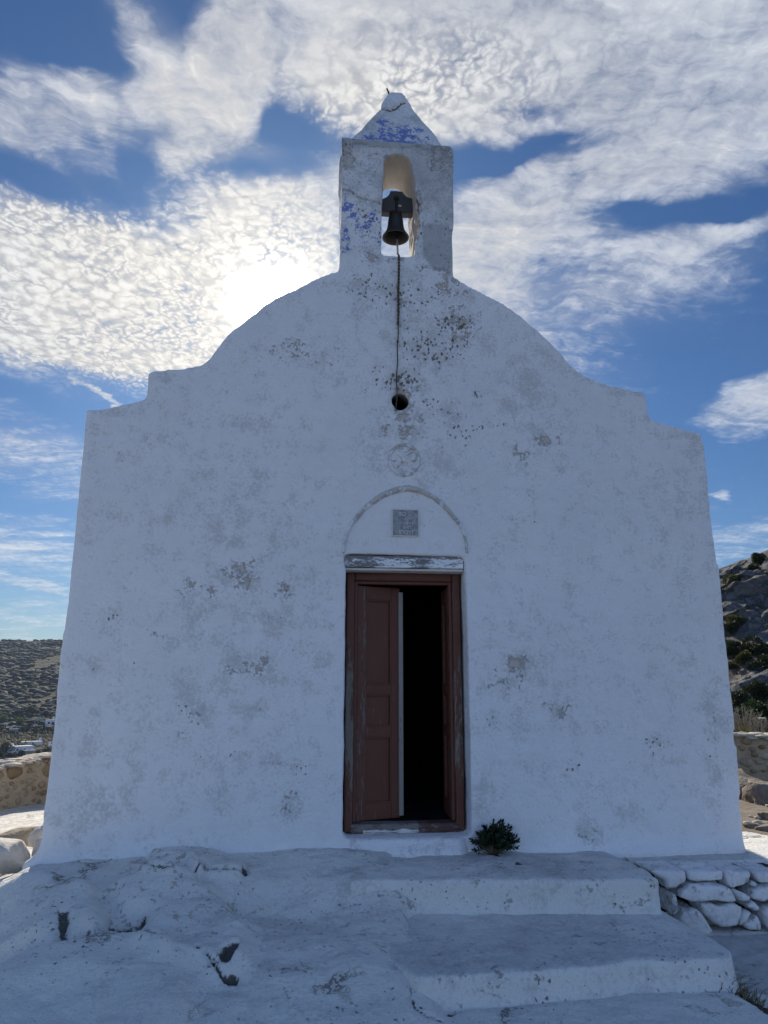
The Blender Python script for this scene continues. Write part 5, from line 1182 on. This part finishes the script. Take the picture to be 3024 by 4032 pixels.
# ------------------------------------------------------------------ the valley and the hill on the left
rs_ = np.concatenate([np.linspace(15, 400, 400), np.linspace(402, 1750, 900)])
def hit(x, y):                       # where the line of sight meets the land
    q = ray(x, y); hq = math.hypot(q[0], q[1]); P = CAM+np.outer(rs_/hq, q); g = ground_h(P[:, 0], P[:, 1], False); b_ = np.nonzero(P[:, 2] < g)[0]
    i = b_[0] if len(b_) else len(rs_)-1; return np.array([P[i, 0], P[i, 1], g[i]]), rs_[i]
cV = c_((0, 2700), 6.146)
M_WHITE = simple('white house wall', (.62, .64, .67), (.76, .77, .78), .8, .9, .02)
M_HGREY = simple('unpainted grey render', (.30, .29, .27), (.40, .385, .36), 1., .95, .02)
M_ROOF = simple('pale concrete roof', (.60, .60, .58), (.78, .78, .75), 1., .9, .01)
M_DARKW = simple('dark window glass', (.015, .018, .022), (.04, .05, .06), 1., .25, 0, spec=.5)
M_SHUT = simple('blue shutter', (.05, .10, .20), (.09, .16, .28), 3., .6, .002)
M_TANK = simple('shiny metal tank', (.55, .56, .58), (.75, .76, .78), 2., .3, 0, spec=.7)
def house(name, label, rect, m, depth, wins=(), heater=None, roof=M_ROOF, turn=0., cat='house'):
    x0, y0 = cV(rect[0], rect[1]); x1, y1 = cV(rect[2], rect[3]); b_, d = hit((x0+x1)/2, y1); sc = d/FPX; wd = (x1-x0)*sc; ht = max((y1-y0)*sc, 2.4)
    az0 = math.atan2(b_[0]-CAM[0], b_[1]-CAM[1]); M = Matrix.Translation(b_) @ Matrix.Rotation(-az0+R(turn), 4, 'Z')
    g = thing(name, label, cat, tuple(b_), 'houses in the valley')
    def pc(nm, par, mm, *a, bev=0.):
        bm = bmesh.new(); box(bm, *a, bev); bm.transform(M); return from_bm(nm, bm, mm, par)
    pc('wall', g, m, -wd/2, wd/2, 0, depth, -3, ht)
    rf = pc('roof', g, roof, -wd/2-.12, wd/2+.12, -.12, depth+.12, ht+.003, ht+.22)
    bm = bmesh.new()
    for a in ((-wd/2-.1, wd/2+.1, -.1, .12),): box(bm, a[0], a[1], a[2], a[3], ht+.223, ht+.5)
    bm.transform(M); from_bm('parapet', bm, m, rf)
    for (u, v, w_, h_) in wins:
        wn = pc('window' if h_ < 1.7 else 'door', g, M_SHUT, (u-.5)*wd-w_/2-.1, (u-.5)*wd+w_/2+.1, -.05, .02, v*ht-.1, v*ht+h_+.1); pc('pane', wn, M_DARKW, (u-.5)*wd-w_/2, (u-.5)*wd+w_/2, -.06, -.0502, v*ht, v*ht+h_)
    if heater is not None:
        bm = bmesh.new(); bmesh.ops.create_cone(bm, cap_ends=True, segments=12, radius1=.38, radius2=.38, depth=1.7, matrix=Matrix.Translation((0, .3, 1.9)) @ Matrix.Rotation(R(90), 4, 'Y'))
        for sx_ in (-.7, .7): box(bm, sx_-.05, sx_+.05, .2, .3, 0, 1.7)
        bm2 = bmesh.new(); box(bm2, -.75, .75, -.05, .05, -1.2, 1.2); bm2.transform(Matrix.Translation((.1, -.5, .95)) @ Matrix.Rotation(R(-48), 4, 'X')); t_ = bpy.data.meshes.new('t'); bm2.to_mesh(t_); bm2.free(); bm.from_mesh(t_); bpy.data.meshes.remove(t_)
        bm.transform(M @ Matrix.Translation(((heater-.5)*wd, depth*.4, ht+.22)) @ Matrix.Rotation(R(35), 4, 'Z')); from_bm('water_heater', bm, M_TANK, rf)
    return g
house('house', 'long white flat-roofed house half hidden by dark trees, lowest left in the valley', (300, 1512, 755, 1640), M_WHITE, 9., ((.3, .45, .9, 1.), (.62, .45, .9, 1.)), .12, turn=14)
house('house', 'pale blue-white long house with a bright roof, behind the lowest white house', (560, 1392, 965, 1480), M_WHITE, 8., ((.12, .3, .8, 1.), (.3, .3, .8, 1.), (.55, .2, .9, 2.0)), .9)
house('shed', 'small grey box with a white roof just above the left wall\'s rim', (582, 1612, 800, 1730), M_HGREY, 5., ((.7, .35, .8, .8),), None, cat='shed')
house('ruin', 'low tan walled building to the right of the white-roofed grey box', (842, 1545, 1030, 1620), M_MORTAR, 5., ((.6, .3, .7, .8),), None, M_MORTAR, cat='ruin')
house('house', 'white house with two dark windows, highest on the slope and touching the chapel edge', (1115, 866, 1330, 992), M_WHITE, 9., ((.32, .42, 1.5, 1.6), (.66, .42, 1.5, 1.6)), .72)
house('shed', 'plain grey stone shed on the slope left of the highest white house', (848, 820, 1024, 912), M_HGREY, 7., ((.15, .1, .9, 1.9), (.55, .4, .8, .9)), None, M_HGREY, cat='shed')
house('shed', 'open grey carport with a pale side wall under the parked car', (240, 1078, 418, 1170), M_HGREY, 6., ((.3, .1, 4., 2.2),), None, cat='carport')
house('house', 'far white cottage at the left edge of the picture', (108, 928, 160, 990), M_WHITE, 6., ((.5, .3, 1., 1.),), None)
house('house', 'white roof corner glinting at the chapel edge above the ruin', (1178, 1470, 1330, 1560), M_WHITE, 6., ((.2, .3, .9, 1.),), .15)
# the parked car
b_, d = hit(*cV(360, 1056)); az0 = math.atan2(b_[0]-CAM[0], b_[1]-CAM[1]); M = Matrix.Translation(b_+np.array([0, 0, 1.6])) @ Matrix.Rotation(-az0+R(8), 4, 'Z')
car = thing('parked_car', 'white car parked on the terrace road above the carport', 'car', tuple(b_))
def car_body():
    prof = [(-2.1, .35), (2.1, .35), (2.12, .7), (1.9, .88), (1.15, .95), (.55, 1.42), (-1.0, 1.45), (-1.75, 1.0), (-2.1, .92)]
    bm = prism_bm(prof, -.85, .85); bmesh.ops.bevel(bm, geom=list(bm.edges), offset=.08, segments=2, affect='EDGES'); return bm
bm = car_body(); bm.transform(M); from_bm('body', bm, M_WHITE, car, True)
bm = prism_bm([(.98, .97), (.52, 1.36), (-.95, 1.39), (-1.55, 1.02)], -.865, -.851); bm.transform(M); from_bm('side_window', bm, M_DARKW, car)
bm = prism_bm([(.98, .97), (.52, 1.36), (-.95, 1.39), (-1.55, 1.02)], .851, .865); bm.transform(M); from_bm('side_window', bm, M_DARKW, car)
for wx in (-1.3, 1.3):
    for wy in (-.8, .8):
        bm = bmesh.new(); bmesh.ops.create_cone(bm, cap_ends=True, segments=16, radius1=.33, radius2=.33, depth=.22, matrix=Matrix.Translation((wx, wy, .33)) @ Matrix.Rotation(R(90), 4, 'X')); bm.transform(M); from_bm('wheel', bm, M_DARKW, car, True)
bm = bmesh.new(); box(bm, -9, 7, -2.5, 4, -4, -.004); bm.transform(M); tag(from_bm('road', bm, M_EARTH), None, None, None, 'structure')
# poles
for i, (x_, y0_, y1_, lb) in enumerate(((440, 1235, 1400, 'thin wooden pole in the reeds, left one of two'), (595, 1235, 1395, 'thin wooden pole in the reeds, right one of two'), (684, 1555, 1725, 'thin dark pole in front of the white-roofed grey box'))):
    b_, d = hit(*cV(x_, y1_)); h = (y1_-y0_)/6.146/FPX*d; g = thing('pole', lb, 'pole', tuple(b_), 'poles in the valley'); Vt, Ft = tube_np([b_-np.array([0, 0, 1]), b_+np.array([0, 0, h])], [.16, .11], 6); from_np('post', Vt, Ft, M_TRUNK, g, True)
    bm = bmesh.new(); box(bm, -.7, .7, -.06, .06, h-.7, h-.55); bm.transform(Matrix.Translation(b_)); from_bm('crossarm', bm, M_TRUNK, g)
# trees one can tell apart
M_VT = leaf_mat('dark valley tree leaf', (.012, .020, .012), (.050, .060, .034), .7, .15)
M_VL = leaf_mat('bright green leaf', (.035, .055, .018), (.13, .17, .05), .7, .35)  # foliage of a brighter green than the dark valley trees
def tree(label, x, y, wpx, hpx, seed, m):
    b_, d = hit(*cV(x, y)); sc = d/FPX/6.146; w_, h = wpx*sc, hpx*sc; rr = np.random.default_rng(seed); g = thing('tree', label, 'tree', tuple(b_), 'trees in the valley')
    Vt, Ft = tube_np([b_-np.array([0, 0, .5]), b_+np.array([.1, 0, h*.3]), b_+np.array([.05*w_, 0, h*.65])], [.05*h, .035*h, .012*h], 7); tr_ = from_np('trunk', Vt, Ft, M_TRUNK, g, True)
    cs = [(b_[0]+rr.uniform(-.5, .5)*w_*.62, b_[1]+rr.uniform(-.4, .4)*w_*.6, b_[2]+h*rr.uniform(.42, .78), .27*min(w_, h)*rr.uniform(.7, 1.1)) for _ in range(9)]
    for c in cs[:4]: Vt, Ft = tube_np([b_+np.array([.05, 0, h*.3]), (b_+np.array(c[:3]))/2+np.array([0, 0, h*.1]), np.array(c[:3])], [.02*h, .014*h, .005*h], 5); from_np('limb', Vt, Ft, M_TRUNK, g, True)
    crown('crown', m, g, cs, 1500, .055*max(w_, h), seed)
for i, (lb, x_, y_, w_, h_, k_) in enumerate([
 ('bright green spreading tree above the parked car', 465, 985, 320, 180, 1), ('green tree at the picture\'s left edge, above the far cottage', 50, 880, 170, 150, 1), ('round dark tree right of the carport', 565, 1180, 190, 170, 0), ('tall dark tree between the bright green tree and the grey shed', 705, 1050, 140, 150, 0),
 ('low olive tree with the white glint beside it', 860, 1190, 170, 120, 0), ('wide dark tree under the grey shed', 960, 1010, 220, 120, 0), ('dark tree cut by the picture\'s left edge, left of the carport', 25, 1150, 150, 170, 0), ('largest dark tree, left of the lowest white house', 150, 1690, 290, 290, 0),
 ('round dark tree in front of the lowest white house', 520, 1740, 200, 150, 0), ('dark tree right of the ruin', 1120, 1660, 180, 130, 0), ('olive tree at the rim of the left wall, below the lowest white house', 290, 1790, 260, 160, 0), ('small dark tree between grey box and ruin', 900, 1690, 130, 110, 0),
 ('dome-shaped dark tree at the foot of the hill', 740, 720, 300, 190, 0), ('dark tree at the foot of the hill, above the highest white house', 1100, 800, 330, 160, 0), ('dark tree at the left under the hill', 440, 730, 230, 110, 0), ('dark tree at the left edge, lowest one above the wall', 60, 1800, 200, 160, 0)]):
    tree(lb, x_, y_, w_, h_, 700+i, (M_VT, M_VL)[k_])
# cane brake and scrub: uncounted
def scatter(name, label, m, spots, size, flat, seed, sub=1):
    rr = np.random.default_rng(seed); V0, F0 = ICO[sub]; n = len(spots); g = ground_h(spots[:, 0], spots[:, 1], False); s = rr.uniform(size[0], size[1], n)
    V = V0[None]*(1+.35*rr.normal(size=(n, len(V0), 1)).clip(-1.2, 1.2)*.7)*s[:, None, None]*np.array([1, 1, flat]); V = V+np.stack([spots[:, 0], spots[:, 1], g+s*flat*.35], 1)[:, None]
    Fq = (F0[None]+(np.arange(n)*len(V0))[:, None, None]).reshape(-1, 3); o = from_np(name, V.reshape(-1, 3), Fq, m, None, False); set_attr(o.data, 'tone', np.repeat(rr.uniform(size=n), len(V0))); return tag(o, label, None, None, 'stuff')
rr = np.random.default_rng(91)
a = np.radians(rr.uniform(-48, 20, 30000)); r_ = np.sqrt(rr.uniform(700**2, 1560**2, 30000)); sp = np.c_[r_*np.sin(a), r_*np.cos(a)]
kp = fbm(np.c_[sp, 0*sp[:, 0]], 1/90., 3, 300)+rr.normal(size=30000)*.25 > -.02; scatter('scrub', 'dark maquis covering the far hillside', leaf_mat('far scrub', (.028, .034, .024), (.040, .045, .032), .9, 0), sp[kp], (2., 5.8), .42, 5)
a = np.radians(rr.uniform(-40, -4, 11000)); r_ = rr.uniform(585, 690, 11000); sp = np.c_[r_*np.sin(a), r_*np.cos(a)]; scatter('reeds', 'tan and green canes filling the valley floor', leaf_mat('cane', (.050, .050, .022), (.15, .125, .065), .9, .1), sp, (.7, 1.6), 1.5, 6)
a = np.radians(rr.uniform(-42, 0, 5600)); r_ = rr.uniform(150, 590, 5600); sp = np.c_[r_*np.sin(a), r_*np.cos(a)]; kp = fbm(np.c_[sp, 0*sp[:, 0]], 1/40., 3, 310) > -.05; scatter('undergrowth', 'dark bushes between the houses of the valley', leaf_mat('near scrub', (.014, .022, .012), (.055, .062, .032), .9, .1), sp[kp], (.6, 1.5), .8, 7)
a = np.radians(rr.uniform(-48, 18, 6500)); r_ = rr.uniform(690, 820, 6500); sp = np.c_[r_*np.sin(a), r_*np.cos(a)]; kp = fbm(np.c_[sp, 0*sp[:, 0]], 1/50., 3, 320) > -.1; scatter('undergrowth', 'dark bushes along the foot of the hill', bpy.data.materials['near scrub'], sp[kp], (1., 2.6), .75, 8)

# ------------------------------------------------------------------ the air over the valley
bm = bmesh.new(); box(bm, -2500, 2500, -1400, 2800, -75, 112)
hz = bpy.data.materials.new('valley haze'); hz.use_nodes = True; ht_ = NT(hz.node_tree); ht_.n.clear()
ho = ht_.new('ShaderNodeOutputMaterial'); hv = ht_.new('ShaderNodeVolumePrincipled'); hv.inputs['Color'].default_value = (.62, .78, 1., 1); hv.inputs['Density'].default_value = .00007; hv.inputs['Anisotropy'].default_value = 0.
ht_.l.new(hv.outputs[0], ho.inputs['Volume']); tag(from_bm('haze', bm, hz), 'thin blue haze over the valley', None, None, 'stuff')
SC.cycles.volume_bounces = 0; SC.cycles.volume_step_rate = 5

# ------------------------------------------------------------------ end
